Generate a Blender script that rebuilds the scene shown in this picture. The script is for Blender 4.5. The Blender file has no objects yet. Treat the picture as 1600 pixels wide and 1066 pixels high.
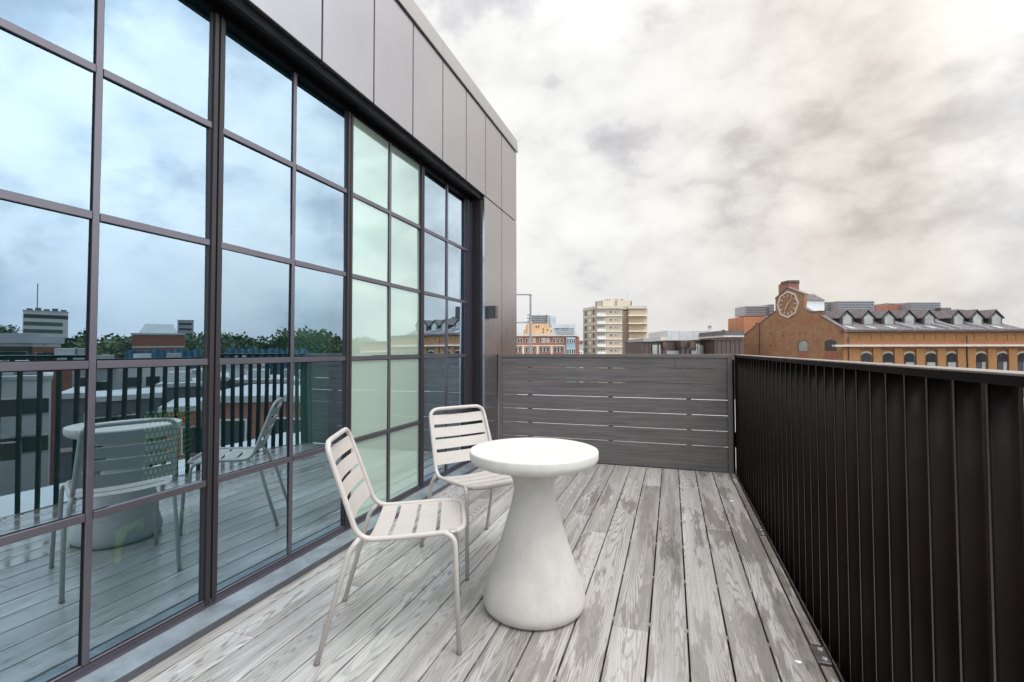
import bpy, bmesh, math, random
from mathutils import Vector, Matrix
random.seed(7)
C = bpy.data.collections.new('Scene_objects'); bpy.context.scene.collection.children.link(C)
SC = bpy.context.scene
R = math.radians

# ------------------------------------------------------------------ camera maths
F, YAW, PIT, ROL, SY, CH = 753.2, .31989, .029544, -.0018577, -7.22, 1.15
fw = Vector((math.sin(-YAW)*math.cos(PIT), math.cos(YAW)*math.cos(PIT), math.sin(PIT)))
rt = fw.cross(Vector((0, 0, 1))).normalized(); up = rt.cross(fw)
rt2 = math.cos(ROL)*rt+math.sin(ROL)*up; up2 = -math.sin(ROL)*rt+math.cos(ROL)*up
hf = Vector((fw.x, fw.y, 0)).normalized(); hr = Vector((hf.y, -hf.x, 0))   # horizontal forward and right
def ray(x, y):
    return rt2*((x-800)/F)+up2*(-(y-533-SY)/F)+fw
def pix(x, y, D):                         # surveyed point at horizontal depth D metres
    d = ray(x, y); d = d*(D/d.dot(hf)); return Vector((d.x, d.y, d.z+CH))
def hd(h, dist, el=0.0):                  # point by compass heading and distance from the terrace
    return Vector((dist*math.sin(R(h)), dist*math.cos(R(h)), CH+dist*math.tan(R(el))))
def mref(x, y):                           # pixel of the mirrored view -> heading, elevation
    d = ray(x, y); return -math.degrees(math.atan2(d.x, d.y))*-1 if 0 else (math.degrees(math.atan2(-d.x, d.y)), math.degrees(math.atan2(d.z, math.hypot(d.x, d.y))))

# ------------------------------------------------------------------ materials
MT = {}
def nodes(name):
    m = bpy.data.materials.new(name); m.use_nodes = True; nt = m.node_tree; nt.nodes.clear()
    o = nt.nodes.new('ShaderNodeOutputMaterial'); return m, nt, o
def N(nt, t, **k):
    n = nt.nodes.new(t)
    for a, b in k.items():
        if a in n.inputs: n.inputs[a].default_value = b
        else: setattr(n, a, b)
    return n
def mathn(nt, op, a, b=None, clamp=False):
    n = nt.nodes.new('ShaderNodeMath'); n.operation = op; n.use_clamp = clamp
    for i, v in ((0, a), (1, b)):
        if v is None: continue
        if hasattr(v, 'links') or hasattr(v, 'is_linked'): nt.links.new(v, n.inputs[i])
        else: n.inputs[i].default_value = v
    return n.outputs[0]
def mixc(nt, fac, a, b, mode='MIX'):
    n = nt.nodes.new('ShaderNodeMix'); n.data_type = 'RGBA'; n.blend_type = mode
    for i, v in ((0, fac), (6, a), (7, b)):
        if hasattr(v, 'is_linked'): nt.links.new(v, n.inputs[i])
        elif i == 0: n.inputs[i].default_value = v
        else: n.inputs[i].default_value = (*v, 1) if len(v) == 3 else v
    return n.outputs[2]
def ramp(nt, src, stops):
    n = nt.nodes.new('ShaderNodeValToRGB'); e = n.color_ramp.elements
    while len(e) < len(stops): e.new(.5)
    for i, (p, c) in enumerate(stops):
        e[i].position = p; e[i].color = (*c, 1) if isinstance(c, tuple) else (c, c, c, 1)
    nt.links.new(src, n.inputs[0]); return n.outputs[0]
def noise(nt, vec, scale, detail=4, rough=.55, dist=0):
    n = N(nt, 'ShaderNodeTexNoise'); n.inputs['Scale'].default_value = scale; n.inputs['Detail'].default_value = detail
    n.inputs['Roughness'].default_value = rough; n.inputs['Distortion'].default_value = dist
    if vec is not None: nt.links.new(vec, n.inputs['Vector'])
    return n.outputs['Fac']
def mapping(nt, src, scale=(1, 1, 1), loc=(0, 0, 0)):
    n = nt.nodes.new('ShaderNodeMapping'); n.inputs['Scale'].default_value = scale; n.inputs['Location'].default_value = loc
    nt.links.new(src, n.inputs['Vector']); return n.outputs[0]
def bumpn(nt, h, strength, dist=.01):
    n = nt.nodes.new('ShaderNodeBump'); n.inputs['Strength'].default_value = strength; n.inputs['Distance'].default_value = dist
    nt.links.new(h, n.inputs['Height']); return n.outputs[0]
def std(name, col, rough=.6, metal=0., var=.12, vscale=3., bump=0., bscale=60., bdist=.003, coat=0., spec=None, streak=None, alpha_noise=None):
    if name in MT: return MT[name]
    m, nt, o = nodes(name)
    p = N(nt, 'ShaderNodeBsdfPrincipled'); nt.links.new(p.outputs[0], o.inputs[0])
    tc = N(nt, 'ShaderNodeTexCoord').outputs['Object']
    v = mapping(nt, tc, streak) if streak else tc
    n1 = noise(nt, v, vscale, 6, .6)
    dark = tuple(c*(1-var) for c in col); lite = tuple(min(1, c*(1+var)) for c in col)
    nt.links.new(ramp(nt, n1, [(.3, dark), (.7, lite)]), p.inputs['Base Color'])
    nt.links.new(ramp(nt, noise(nt, tc, vscale*2.3, 5), [(.3, max(.02, rough*.85)), (.7, min(1, rough*1.15))]), p.inputs['Roughness'])
    p.inputs['Metallic'].default_value = metal; p.inputs['Coat Weight'].default_value = coat
    if spec is not None: p.inputs['Specular IOR Level'].default_value = spec
    if bump: nt.links.new(bumpn(nt, noise(nt, tc, bscale, 4, .6), bump, bdist), p.inputs['Normal'])
    MT[name] = m; return m
def brick(name, a, b, mortar, mottle=(.5, .3, .15), mscale=.35, fac=.5):
    m, nt, o = nodes(name); p = N(nt, 'ShaderNodeBsdfPrincipled', Roughness=.9); nt.links.new(p.outputs[0], o.inputs[0])
    uv = N(nt, 'ShaderNodeTexCoord').outputs['UV']
    br = N(nt, 'ShaderNodeTexBrick'); nt.links.new(uv, br.inputs['Vector'])
    for k, v in (('Color1', (*a, 1)), ('Color2', (*b, 1)), ('Mortar', (*mortar, 1)), ('Scale', 1.), ('Brick Width', .225), ('Row Height', .075), ('Mortar Size', .01), ('Bias', 0.)):
        br.inputs[k].default_value = v
    n1 = noise(nt, uv, mscale*3, 8, .68, .4); n2 = noise(nt, uv, 3.2, 6, .8)
    c = mixc(nt, ramp(nt, n1, [(.38, 0.), (.66, fac)]), br.outputs['Color'], mottle)
    c2 = mixc(nt, ramp(nt, n2, [(.42, 0.), (.75, .65)]), c, tuple(x*.45 for x in a))
    c3 = mixc(nt, ramp(nt, noise(nt, uv, 6.5, 3, .8), [(.6, 0.), (.72, .55)]), c2, tuple(min(1, x*1.9) for x in b))
    nt.links.new(c3, p.inputs['Base Color'])
    nt.links.new(bumpn(nt, br.outputs['Fac'], .4, -.01), p.inputs['Normal'])
    MT[name] = m; return m

frame_m = std('bronze grey aluminium', (.165, .152, .175), .36, .85, .05, 2)
mull_m = std('dark anodised mullion', (.035, .030, .034), .42, .3, .06, 2)
soffit_m = std('black soffit sheet', (.003, .0025, .003), .6, 0, .1, 2, spec=.1)
gasket_m = std('black rubber gasket', (.006, .006, .008), .7, 0, .05, spec=.2)
cope_m = std('coping metal', (.40, .375, .365), .42, .85, .06, 1.5)
panel_m = std('satin cladding panel', (.44, .42, .43), .27, .97, .03, .8)
jamb_m = std('dark jamb sheet', (.018, .016, .019), .5, 0, .08, 1, spec=.25)
sill_m = std('zinc sill flashing', (.23, .25, .265), .45, .55, .35, 7, bump=.15, bscale=30, bdist=.002)
up_m = std('sill upstand', (.10, .105, .12), .45, .4, .1, 6)
rail_m = std('black powder coated steel', (.0080, .0048, .0041), .5, 0, .25, 5, spec=.06)
handrail_m = std('handrail steel', (.42, .37, .35), .26, .85, .1, 8)
edge_m = std('fin edge highlight', (.075, .062, .058), .4, .3, .2, 30)  # lighter, shinier colour paints the lit edges of the fins
chair_m = std('taupe powder coated steel', (.455, .41, .375), .48, 0, .05, 14, bump=.1, bscale=420, bdist=.0004)
foot_m = std('rubber glide', (.16, .14, .13), .7)
lamp_m = std('dark lamp casing', (.05, .048, .05), .45, .3)
floor_in = std('indoor floor', (.60, .60, .50), .5, 0, .15, 1.5)
wall_in = std('indoor wall', (.20, .23, .21), .8, 0, .1, 1)
blind_m = std('woven grey blind', (.36, .40, .35), .85, 0, .05, 6)
yellow_m = std('yellow painted steel', (.85, .80, .06), .45)
black_in = std('dark upholstery', (.03, .03, .03), .8)
green_leaf = std('foliage', (.085, .12, .055), .75, 0, .45, .6)
green_leaf2 = std('foliage light', (.14, .175, .08), .75, 0, .45, .6)
bark = std('bark', (.12, .09, .07), .9)
slate = std('slate roof', (.165, .145, .148), .9, 0, .3, 2.5, spec=.1)
slate_d = std('lead cheek', (.06, .057, .065), .6)
stone_w = std('pale painted stone', (.60, .54, .48), .7, 0, .12, 2)
white_w = std('white render', (.72, .73, .73), .8, 0, .08, .6)
grey_w = std('grey render', (.34, .36, .38), .8, 0, .15, .5)
dkgrey_w = std('dark grey cladding', (.12, .125, .135), .7, 0, .15, .5)
brown_w = std('brown zinc cladding', (.105, .072, .062), .55, .1, .12, 1.5, streak=(6, 6, .3))
cream_w = std('cream render', (.66, .55, .42), .8, 0, .08, .6)
tan_w = std('tan brick panel', (.44, .36, .29), .85, 0, .08, .8)
tan_b = std('light tan panel', (.50, .43, .35), .85, 0, .08, .8)
band_w = std('cream concrete band', (.82, .72, .56), .8, 0, .05, 1)
plant_w = std('cream plant room', (.58, .52, .43), .8, 0, .1, .6)
win_d = std('window glass dark', (.035, .04, .045), .12, 0, .3, 1.1, spec=.8)
win_l = std('window glass pale', (.34, .355, .335), .35, 0, .25, .9)
frame_w = std('white window frame', (.78, .76, .72), .6)
louvre_m = std('grey louvre', (.36, .36, .38), .5, .2, .1, 2)
louvre_d = std('louvre gap', (.13, .13, .145), .6)
blue_w = std('blue panel', (.27, .42, .52), .6)
blue_h = std('blue sheeting', (.07, .16, .25), .6, 0, .3, .5)
orange_w = std('orange stone', (.66, .42, .24), .8, 0, .15, .4)
glassy = std('pale curtain wall', (.48, .55, .60), .35, .0, .18, .5)
membrane = std('pale roof membrane', (.50, .52, .53), .7, 0, .1, .8)
galv = std('galvanised tube', (.36, .36, .37), .45, .5, .1, 6)
ground_m = std('city ground', (.16, .16, .15), .9, 0, .35, .05)
hill_m = std('wooded hill', (.06, .09, .05), .9, 0, .4, .02)
yb = brick('yellow stock brick', (.43, .255, .14), (.35, .20, .11), (.34, .24, .15), (.33, .12, .06), .30, .85)
yb2 = brick('golden facade brick', (.37, .195, .085), (.30, .15, .065), (.42, .25, .1), (.40, .15, .05), .25, .6)
rb = brick('red brick', (.42, .14, .085), (.36, .11, .07), (.38, .25, .2), (.28, .1, .07))
ob = brick('orange brick', (.60, .24, .12), (.54, .20, .10), (.5, .3, .2), (.5, .2, .1))
cb = brick('chimney brick', (.38, .17, .12), (.33, .14, .1), (.33, .22, .18), (.3, .12, .08))

# concrete table
def concrete(name, col, speck):
    m, nt, o = nodes(name); p = N(nt, 'ShaderNodeBsdfPrincipled', Roughness=.8); nt.links.new(p.outputs[0], o.inputs[0])
    tc = N(nt, 'ShaderNodeTexCoord').outputs['Object']
    a = ramp(nt, noise(nt, tc, 5, 8, .65), [(.32, tuple(c*.80 for c in col)), (.68, col)])
    sp = ramp(nt, noise(nt, tc, 130, 4, .8), [(.30, speck), (.42, 0.)])
    c = mixc(nt, sp, a, tuple(c*.55 for c in col))
    sp2 = ramp(nt, noise(nt, tc, 60, 4, .8), [(.64, 0.), (.76, speck*.5)])
    c = mixc(nt, sp2, c, (.95, .94, .9))
    # faint vertical water streaks
    st = ramp(nt, noise(nt, mapping(nt, tc, (14, 14, 1.1)), 1, 5, .6), [(.46, 0.), (.75, .45)])
    c = mixc(nt, st, c, tuple(c*.72 for c in col))
    if speck > .45: c = mixc(nt, ramp(nt, noise(nt, mapping(nt, tc, (3, 3, 2.2), (4, 2, 1)), 1, 6, .7), [(.50, 0.), (.72, .4)]), c, (.40, .36, .30))
    nt.links.new(c, p.inputs['Base Color'])
    h = noise(nt, tc, 90, 5, .7)
    nt.links.new(bumpn(nt, h, .35, .0015), p.inputs['Normal']); MT[name] = m; return m
conc_m = concrete('pale cast concrete', (.55, .515, .47), .5)
top_m = concrete('pale concrete top', (.63, .60, .55), .44)

# deck boards : embossed grain, wet patches, per board tone
def deck_mat():
    m, nt, o = nodes('grey composite decking'); p = N(nt, 'ShaderNodeBsdfPrincipled'); nt.links.new(p.outputs[0], o.inputs[0])
    tc = N(nt, 'ShaderNodeTexCoord').outputs['Object']
    at = N(nt, 'ShaderNodeAttribute'); at.attribute_name = 'board'
    sx = N(nt, 'ShaderNodeSeparateXYZ'); nt.links.new(at.outputs['Vector'], sx.inputs[0])
    u, rnd = sx.outputs[0], sx.outputs[1]          # u across the board -1..1 ; rnd per board
    sp = N(nt, 'ShaderNodeSeparateXYZ'); nt.links.new(tc, sp.inputs[0])
    yy = mathn(nt, 'ADD', sp.outputs[1], mathn(nt, 'MULTIPLY', rnd, 37.))
    cb_ = N(nt, 'ShaderNodeCombineXYZ'); nt.links.new(u, cb_.inputs[0]); nt.links.new(yy, cb_.inputs[1]); nt.links.new(rnd, cb_.inputs[2])
    bv = cb_.outputs[0]
    # cathedral rings : distance field stretched along the board
    wob = noise(nt, mapping(nt, bv, (1.4, 1.3, 5)), 1, 4, .55)
    f1 = noise(nt, mapping(nt, bv, (.55, .36, 9)), 1, 2, .35)
    band = mathn(nt, 'SINE', mathn(nt, 'MULTIPLY', mathn(nt, 'ADD', f1, mathn(nt, 'MULTIPLY', wob, .06)), 330.))
    ring = ramp(nt, mathn(nt, 'ADD', mathn(nt, 'MULTIPLY', band, .5), .5), [(.62, 0.), (.92, 1.)])
    rvis = ramp(nt, noise(nt, mapping(nt, bv, (.5, .6, 4)), 1, 3, .5), [(.36, .25), (.6, 1.)])
    ring = mathn(nt, 'MULTIPLY', ring, rvis)
    fine = noise(nt, mapping(nt, bv, (13, .9, 9)), 1, 5, .7)
    fine_r = ramp(nt, fine, [(.42, 0.), (.66, 1.)])
    base = mixc(nt, mathn(nt, 'FRACT', mathn(nt, 'MULTIPLY', rnd, 7.3)), (.195, .172, .152), (.42, .39, .36))
    c = base
        # dried mineral bloom : paler streaks following the board
    bl = ramp(nt, noise(nt, mapping(nt, bv, (.8, .75, 3)), 1, 6, .65), [(.42, 0.), (.70, 1.)])
    c = mixc(nt, mathn(nt, 'MULTIPLY', bl, .62), c, (.62, .60, .575))
    c = mixc(nt, mathn(nt, 'MULTIPLY', ring, .66), c, (.12, .105, .095))
    c = mixc(nt, mathn(nt, 'MULTIPLY', fine_r, .36), c, (.15, .135, .125))
    # wet areas: large soft zones x ragged edge per board
    wz = noise(nt, mapping(nt, tc, (.55, .42, 1), (3.1, 1.7, 0)), 1, 2, .5)
    we = noise(nt, mapping(nt, bv, (1.0, 1.5, 11)), 1, 7, .68)
    ws = mathn(nt, 'ADD', mathn(nt, 'MULTIPLY', wz, .62), mathn(nt, 'MULTIPLY', we, .5))
    wet = ramp(nt, ws, [(.572, 0.), (.592, 1.)])
    drops = ramp(nt, noise(nt, mapping(nt, bv, (3.2, 36, 11)), 1, 4, .7), [(.66, 0.), (.69, 1.)])
    wet2 = mathn(nt, 'MAXIMUM', wet, mathn(nt, 'MULTIPLY', drops, .75))
    c = mixc(nt, mathn(nt, 'MULTIPLY', wet2, .62), c, (.125, .104, .086))
    nt.links.new(c, p.inputs['Base Color'])
    nt.links.new(ramp(nt, wet2, [(0, .21), (1, .05)]), p.inputs['Roughness'])
    p.inputs['IOR'].default_value = 1.75
    hh = mathn(nt, 'ADD', mathn(nt, 'MULTIPLY', ring, -.6), mathn(nt, 'MULTIPLY', fine_r, -.5))
    hh = mathn(nt, 'MULTIPLY', hh, mathn(nt, 'SUBTRACT', 1., mathn(nt, 'MULTIPLY', wet2, .85)))
    nt.links.new(bumpn(nt, hh, .45, .0016), p.inputs['Normal'])
    MT['deck'] = m; return m
deck_m = deck_mat()
def slat_mat():
    m, nt, o = nodes('dark composite slat'); p = N(nt, 'ShaderNodeBsdfPrincipled', Roughness=.62); nt.links.new(p.outputs[0], o.inputs[0])
    tc = N(nt, 'ShaderNodeTexCoord').outputs['Object']
    g = noise(nt, mapping(nt, tc, (1.6, 1, 42)), 1, 7, .72, .6)
    g2 = noise(nt, mapping(nt, tc, (5, 1, 150)), 1, 3, .7)
    c = ramp(nt, g, [(.3, (.068, .057, .057)), (.5, (.112, .097, .096)), (.72, (.165, .146, .144))])
    c = mixc(nt, ramp(nt, g2, [(.5, 0.), (.8, .35)]), c, (.19, .175, .175))
    nt.links.new(c, p.inputs['Base Color'])
    nt.links.new(bumpn(nt, g, .5, .004), p.inputs['Normal']); return m
slat_m = slat_mat()
screen_frame_m = std('screen frame', (.125, .108, .104), .5, .15, .08, 5)
def glass_mat(name, tint, refl, fac, under=None, trans=(.62, .93, .86)):
    m, nt, o = nodes(name)
    gl = N(nt, 'ShaderNodeBsdfGlossy'); gl.inputs['Color'].default_value = (*refl, 1); gl.inputs['Roughness'].default_value = 0.0
    tc = N(nt, 'ShaderNodeTexCoord').outputs['Object']
    nt.links.new(bumpn(nt, noise(nt, tc, .9, 1, .4), .07, .06), gl.inputs['Normal'])
    if under is None:
        b0 = N(nt, 'ShaderNodeBsdfTransparent'); b0.inputs['Color'].default_value = (*trans, 1)
        b1 = N(nt, 'ShaderNodeBsdfDiffuse'); b1.inputs['Color'].default_value = (.08, .45, .48, 1)
        b = N(nt, 'ShaderNodeMixShader'); b.inputs[0].default_value = .03; nt.links.new(b0.outputs[0], b.inputs[1]); nt.links.new(b1.outputs[0], b.inputs[2])
    else:
        b = N(nt, 'ShaderNodeBsdfDiffuse')
        nt.links.new(ramp(nt, noise(nt, tc, 1.3, 3), [(.3, tuple(x*.95 for x in under)), (.7, under)]), b.inputs['Color'])
    fr = N(nt, 'ShaderNodeFresnel', IOR=1.5)
    k = mathn(nt, 'ADD', mathn(nt, 'MULTIPLY', fr.outputs[0], 6.0), fac, True)
    mx = N(nt, 'ShaderNodeMixShader'); nt.links.new(k, mx.inputs[0]); nt.links.new(b.outputs[0], mx.inputs[1]); nt.links.new(gl.outputs[0], mx.inputs[2])
    nt.links.new(mx.outputs[0], o.inputs[0]); return m
glass_m = glass_mat('solar coated glass', None, (.67, .85, 1.0), .21)
frost_m = glass_mat('frosted pale green glass', None, (.78, .96, .96), .02, under=(.45, .56, .46))
def weave_mat():
    m, nt, o = nodes('yellow green woven fabric'); p = N(nt, 'ShaderNodeBsdfPrincipled', Roughness=.8); nt.links.new(p.outputs[0], o.inputs[0])
    uv = N(nt, 'ShaderNodeTexCoord').outputs['UV']
    br = N(nt, 'ShaderNodeTexBrick'); nt.links.new(uv, br.inputs['Vector'])
    for k, v in (('Color1', (.95, .95, .20, 1)), ('Color2', (.75, .80, .16, 1)), ('Mortar', (.05, .10, .05, 1)), ('Scale', 1.), ('Brick Width', .026), ('Row Height', .034), ('Mortar Size', .006)):
        br.inputs[k].default_value = v
    nt.links.new(br.outputs['Color'], p.inputs['Base Color']); return m
weave_m = weave_mat()

# ------------------------------------------------------------------ mesh helpers
def uvbox(bm):
    uv = bm.loops.layers.uv.verify(); bm.normal_update()
    for f in bm.faces:
        n = f.normal
        if abs(n.z) > .72:
            for l in f.loops: l[uv].uv = (l.vert.co.x, l.vert.co.y)
        else:
            t = Vector((-n.y, n.x, 0)).normalized()
            for l in f.loops: l[uv].uv = (l.vert.co.dot(t), l.vert.co.z)
def obj(name, bm, mat, parent=None, smooth=False, uv=False, mats=None):
    if uv: uvbox(bm)
    me = bpy.data.meshes.new(name); bm.to_mesh(me); bm.free()
    for m_ in (mats or [mat]): me.materials.append(m_)
    if smooth:
        for f in me.polygons: f.use_smooth = True
    o = bpy.data.objects.new(name, me); C.objects.link(o)
    if parent: o.parent = parent
    return o
def empty(name, loc=(0, 0, 0), rz=0):
    o = bpy.data.objects.new(name, None); C.objects.link(o); o.location = loc; o.rotation_euler = (0, 0, rz); o.empty_display_size = .2; return o
def tag(o, label=None, cat=None, group=None, kind=None):
    for k, v in (('label', label), ('category', cat), ('group', group), ('kind', kind)):
        if v: o[k] = v
    return o
def bm_(): return bmesh.new()
def box(bm, x0, x1, y0, y1, z0, z1, bev=0, mi=0, seg=1):
    vs = [bm.verts.new((x, y, z)) for z in (z0, z1) for y in (y0, y1) for x in (x0, x1)]
    fs = [bm.faces.new([vs[i] for i in q]) for q in ((0, 2, 3, 1), (4, 5, 7, 6), (0, 1, 5, 4), (2, 6, 7, 3), (0, 4, 6, 2), (1, 3, 7, 5))]
    for f in fs: f.material_index = mi
    if bev:
        r = bmesh.ops.bevel(bm, geom=list({e for f in fs for e in f.edges}), offset=bev, segments=seg, affect='EDGES')
    return fs
def prism(bm, pts, z0, z1, mi=0):            # pts: ccw footprint (x,y)
    lo = [bm.verts.new((p[0], p[1], z0)) for p in pts]; hi = [bm.verts.new((p[0], p[1], z1)) for p in pts]
    n = len(pts); fs = [bm.faces.new(lo[::-1]), bm.faces.new(hi)]
    for i in range(n): fs.append(bm.faces.new((lo[i], lo[(i+1) % n], hi[(i+1) % n], hi[i])))
    for f in fs: f.material_index = mi
    return fs
def slab(bm, O, U, V, T, pts):               # polygon pts (u,v) in plane O+uU+vV, thickness along vector T
    a = [bm.verts.new(O+U*p[0]+V*p[1]) for p in pts]; b = [bm.verts.new(O+U*p[0]+V*p[1]+T) for p in pts]
    n = len(pts); bm.faces.new(a); bm.faces.new(b[::-1])
    for i in range(n): bm.faces.new((a[(i+1) % n], a[i], b[i], b[(i+1) % n]))
    bmesh.ops.recalc_face_normals(bm, faces=bm.faces[:])
def tube(bm, pts, r, seg=14, closed=False, cap=True, r_end=None):
    pts = [Vector(p) for p in pts]; n = len(pts); rings = []
    t0 = (pts[1]-pts[0]).normalized(); nrm = t0.orthogonal().normalized(); prev = t0
    for i, p in enumerate(pts):
        if closed: t = (pts[(i+1) % n]-pts[i-1]).normalized()
        else: t = ((pts[min(i+1, n-1)]-pts[i]).normalized()+(pts[i]-pts[max(i-1, 0)]).normalized())
        t = t.normalized() if t.length > 1e-9 else prev
        q = prev.rotation_difference(t); nrm = (q @ nrm); nrm = (nrm-t*nrm.dot(t)).normalized(); bn = t.cross(nrm); prev = t
        rr = r if r_end is None else r+(r_end-r)*i/(n-1)
        rings.append([bm.verts.new(p+nrm*rr*math.cos(2*math.pi*k/seg)+bn*rr*math.sin(2*math.pi*k/seg)) for k in range(seg)])
    for i in range(n if closed else n-1):
        a, b = rings[i], rings[(i+1) % n]
        for k in range(seg): bm.faces.new((a[k], a[(k+1) % seg], b[(k+1) % seg], b[k]))
    if cap and not closed: bm.faces.new(rings[0][::-1]); bm.faces.new(rings[-1])
def lathe(bm, prof, seg=96):
    rings = []
    for r, z in prof:
        if r < 1e-5: rings.append([bm.verts.new((0, 0, z))])
        else: rings.append([bm.verts.new((r*math.cos(2*math.pi*k/seg), r*math.sin(2*math.pi*k/seg), z)) for k in range(seg)])
    for a, b in zip(rings, rings[1:]):
        for k in range(seg):
            k2 = (k+1) % seg
            if len(a) == 1: bm.faces.new((a[0], b[k], b[k2]))
            elif len(b) == 1: bm.faces.new((a[k], b[0], a[k2]))
            else: bm.faces.new((a[k], b[k], b[k2], a[k2]))
    bmesh.ops.recalc_face_normals(bm, faces=bm.faces[:])
def fillet(pts, rads, seg=6):
    out = []
    pts = [Vector(p) for p in pts]
    for i, p in enumerate(pts):
        r = rads[i] if i < len(rads) else 0
        if i in (0, len(pts)-1) or r == 0: out.append(p); continue
        a = (pts[i-1]-p).normalized(); b = (pts[i+1]-p).normalized()
        for k in range(seg+1):
            t = k/seg; out.append((p+a*r)*(1-t)**2+p*2*t*(1-t)+(p+b*r)*t*t)
    return out

# ------------------------------------------------------------------ the terrace deck
PX = .150; YA, YB = -3.0, 4.955
joints = {}                                   # board index -> list of joint Y
def deck():
    bm = bm_(); pass
    vl = bm.verts.layers.float_vector.new('board')
    rr = random.Random(3)
    known = {1: [3.39], 4: [2.08], 5: [], 2: [3.80, .6], 3: [1.2], 6: [3.1], 10: [2.02], 12: [.9, 3.5], 8: [1.5], 14: [1.55]}
    k = 0; x1 = .4955
    while x1 > -1.812:
        x0 = max(x1-.1435, -1.811)
        js = sorted(known.get(k, [rr.uniform(.2, 4.4)]))
        if k == 4: js = [2.08, 4.3]
        cuts = [YA]+js+[YB]
        for a, b in zip(cuts, cuts[1:]):
            rnd = rr.random()
            fs = box(bm, x0, x1, a+.0012, b-.0012, -.026, 0, bev=.0022)
            vs = {v for v in bm.verts if v[vl].length == 0 and x0-.001 < v.co.x < x1+.001 and a-.001 < v.co.y < b+.001}
            for v in vs: v[vl] = Vector(((v.co.x-x0)/(.145)*2-1, rnd+.01, 1))
        x1 -= PX; k += 1
    # narrow rip board by the balustrade in three lengths
    for a, b in ((YA, 2.06), (2.20, 3.36), (3.50, 4.80)):
        box(bm, .5035, .541, a, b, -.026, -.001, bev=.002)
        for v in bm.verts:
            if v[vl].length == 0: v[vl] = Vector(((v.co.x-.5035)/.145*2-1, rr.random()*.02+.31, 1))
    o = obj('deck', bm, deck_m); return tag(o, kind='structure')
deck()
b = bm_(); box(b, -1.812, .60, YA, 5.6, -.20, -.12); tag(obj('deck_substructure', b, soffit_m), kind='structure')
b = bm_()
for y in [i*.45+YA+.2 for i in range(18)]: box(b, -1.805, .545, y-.024, y+.024, -.12, -.0275)
tag(obj('deck_joists', b, soffit_m), kind='structure')
b = bm_()
for k in range(15):
    x = .4955+.00325-PX*(k); x = .4955-.145-PX*k+.145+.003
    for y in [i*.45+YA+.2 for i in range(18)]:
        if abs((x-.498)) > .01: box(b, x-.0035, x+.0035, y-.012, y+.012, -.014, -.0075)
tag(obj('deck_clips', b, galv), kind='structure')
# fixing brackets in the edge strip
for i, (y0, y1) in enumerate(((2.075, 2.185), (3.375, 3.485), (4.815, 4.95))):
    e = empty('fixing_bracket', (.523, (y0+y1)/2, -.001))
    b = bm_(); box(b, -.024, .022, -(y1-y0)/2, (y1-y0)/2, -.02, .002, bev=.001); obj('plate', b, handrail_m, e)
    for s in (-.03, .03):
        b = bm_(); lathe(b, [(0, .0), (.009, .0), (.009, .004), (.006, .0055), (0, .0055)], 16)
        s_ = obj('screw', b, galv, e); s_.location = (.004, s, .002)
    tag(e, ['nearest small metal fixing bracket between the edge board lengths beside the black balustrade',
            'middle metal fixing bracket in the deck edge strip, halfway to the slatted screen',
            'metal fixing bracket at the foot of the slatted screen post in the deck corner'][i], 'bracket', 'fixing brackets along the deck edge')

# ------------------------------------------------------------------ penthouse
XG, XF, XP = -1.9505, -1.94, -1.81
B = empty('penthouse_building', (-1.95, 1.6, 0)); tag(B, 'modern rooftop penthouse with gridded mirror glazing and grey metal cladding panels beside the deck', 'building')
def bo(name, bm, mat, parent=B, **k):
    for v in bm.verts: v.co -= Vector((-1.95, 1.6, 0))
    return obj(name, bm, mat, parent, **k)
tz = [.572, 1.103, 1.632, 2.160]             # transom centres
ZB, ZT = .062, 2.685
def xbox(*a, **k):
    bm = bm_(); box(bm, *a, **k); return bm
thick = [1.6245+.9445*i for i in range(-5, 4)]    # bay dividers
for i, y in enumerate(thick):
    w = .0255
    if i == 8: w = .034
    b = bm_(); box(b, XF-.022, XF+.010, y-w, y-.006, .03, 2.675, bev=.002); box(b, XF-.022, XF+.007, y+.006, y+w, .03, 2.675, bev=.002)
    box(b, XF-.018, XF-.004, y-.006, y+.006, .03, 2.675)
    bo('mullion', b, mull_m)
for i in range(len(thick)-1):
    a, c = thick[i]+.0255, thick[i+1]-.0255; mid = (thick[i]+thick[i+1])/2+.0
    if i == len(thick)-2: c -= .007
    b = bm_()
    for (p, q) in ((mid-.011, mid+.011),): box(b, XF-.018, XF, p, q, ZB, ZT, bev=.0015)
    for (p, q) in ((a, mid-.013), (mid+.013, c)):
        for z in tz: box(b, XF-.018, XF+.0015, p, q, z-.014, z+.014, bev=.0015)
        box(b, XF-.018, XF, p, q, ZB, ZB+.007, bev=.0015); pass
    w = bo('window', b, frame_m)
    g = bm_(); box(g, XF-.0125, XF-.009, mid-.016, mid+.016, ZB, ZT)
    for z in tz: box(g, XF-.0125, XF-.0095, a, c, z-.017, z+.017)
    bo('gasket', g, gasket_m, w)
    g = bm_()
    for (p, q) in ((a+.0, a+.011), (c-.011, c)): box(g, XF-.018, XF-.002, p, q, ZB, ZT-.01)
    bo('stile', g, mull_m, w)
    frosted = (i == 6)
    g = bm_()
    zs = [ZB+.01]+tz+[ZT-.01]
    rr = random.Random(i*5+1)
    for (p, q) in ((a+.01, mid), (mid, c-.01)):
        for z0, z1 in zip(zs, zs[1:]):
            t = rr.uniform(-.0018, .0018); t2 = rr.uniform(-.0015, .0015)
            vs = [g.verts.new((XG+t*s1+t2*s2, y_, z_)) for (y_, z_, s1, s2) in ((p, z0, -1, -1), (q, z0, 1, -1), (q, z1, 1, 1), (p, z1, -1, 1))]
            g.faces.new(vs)
    pn = bo('pane', g, frost_m if frosted else glass_m, w)
    if frosted: pn['label'] = 'frosted pale green glass panes'
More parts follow.
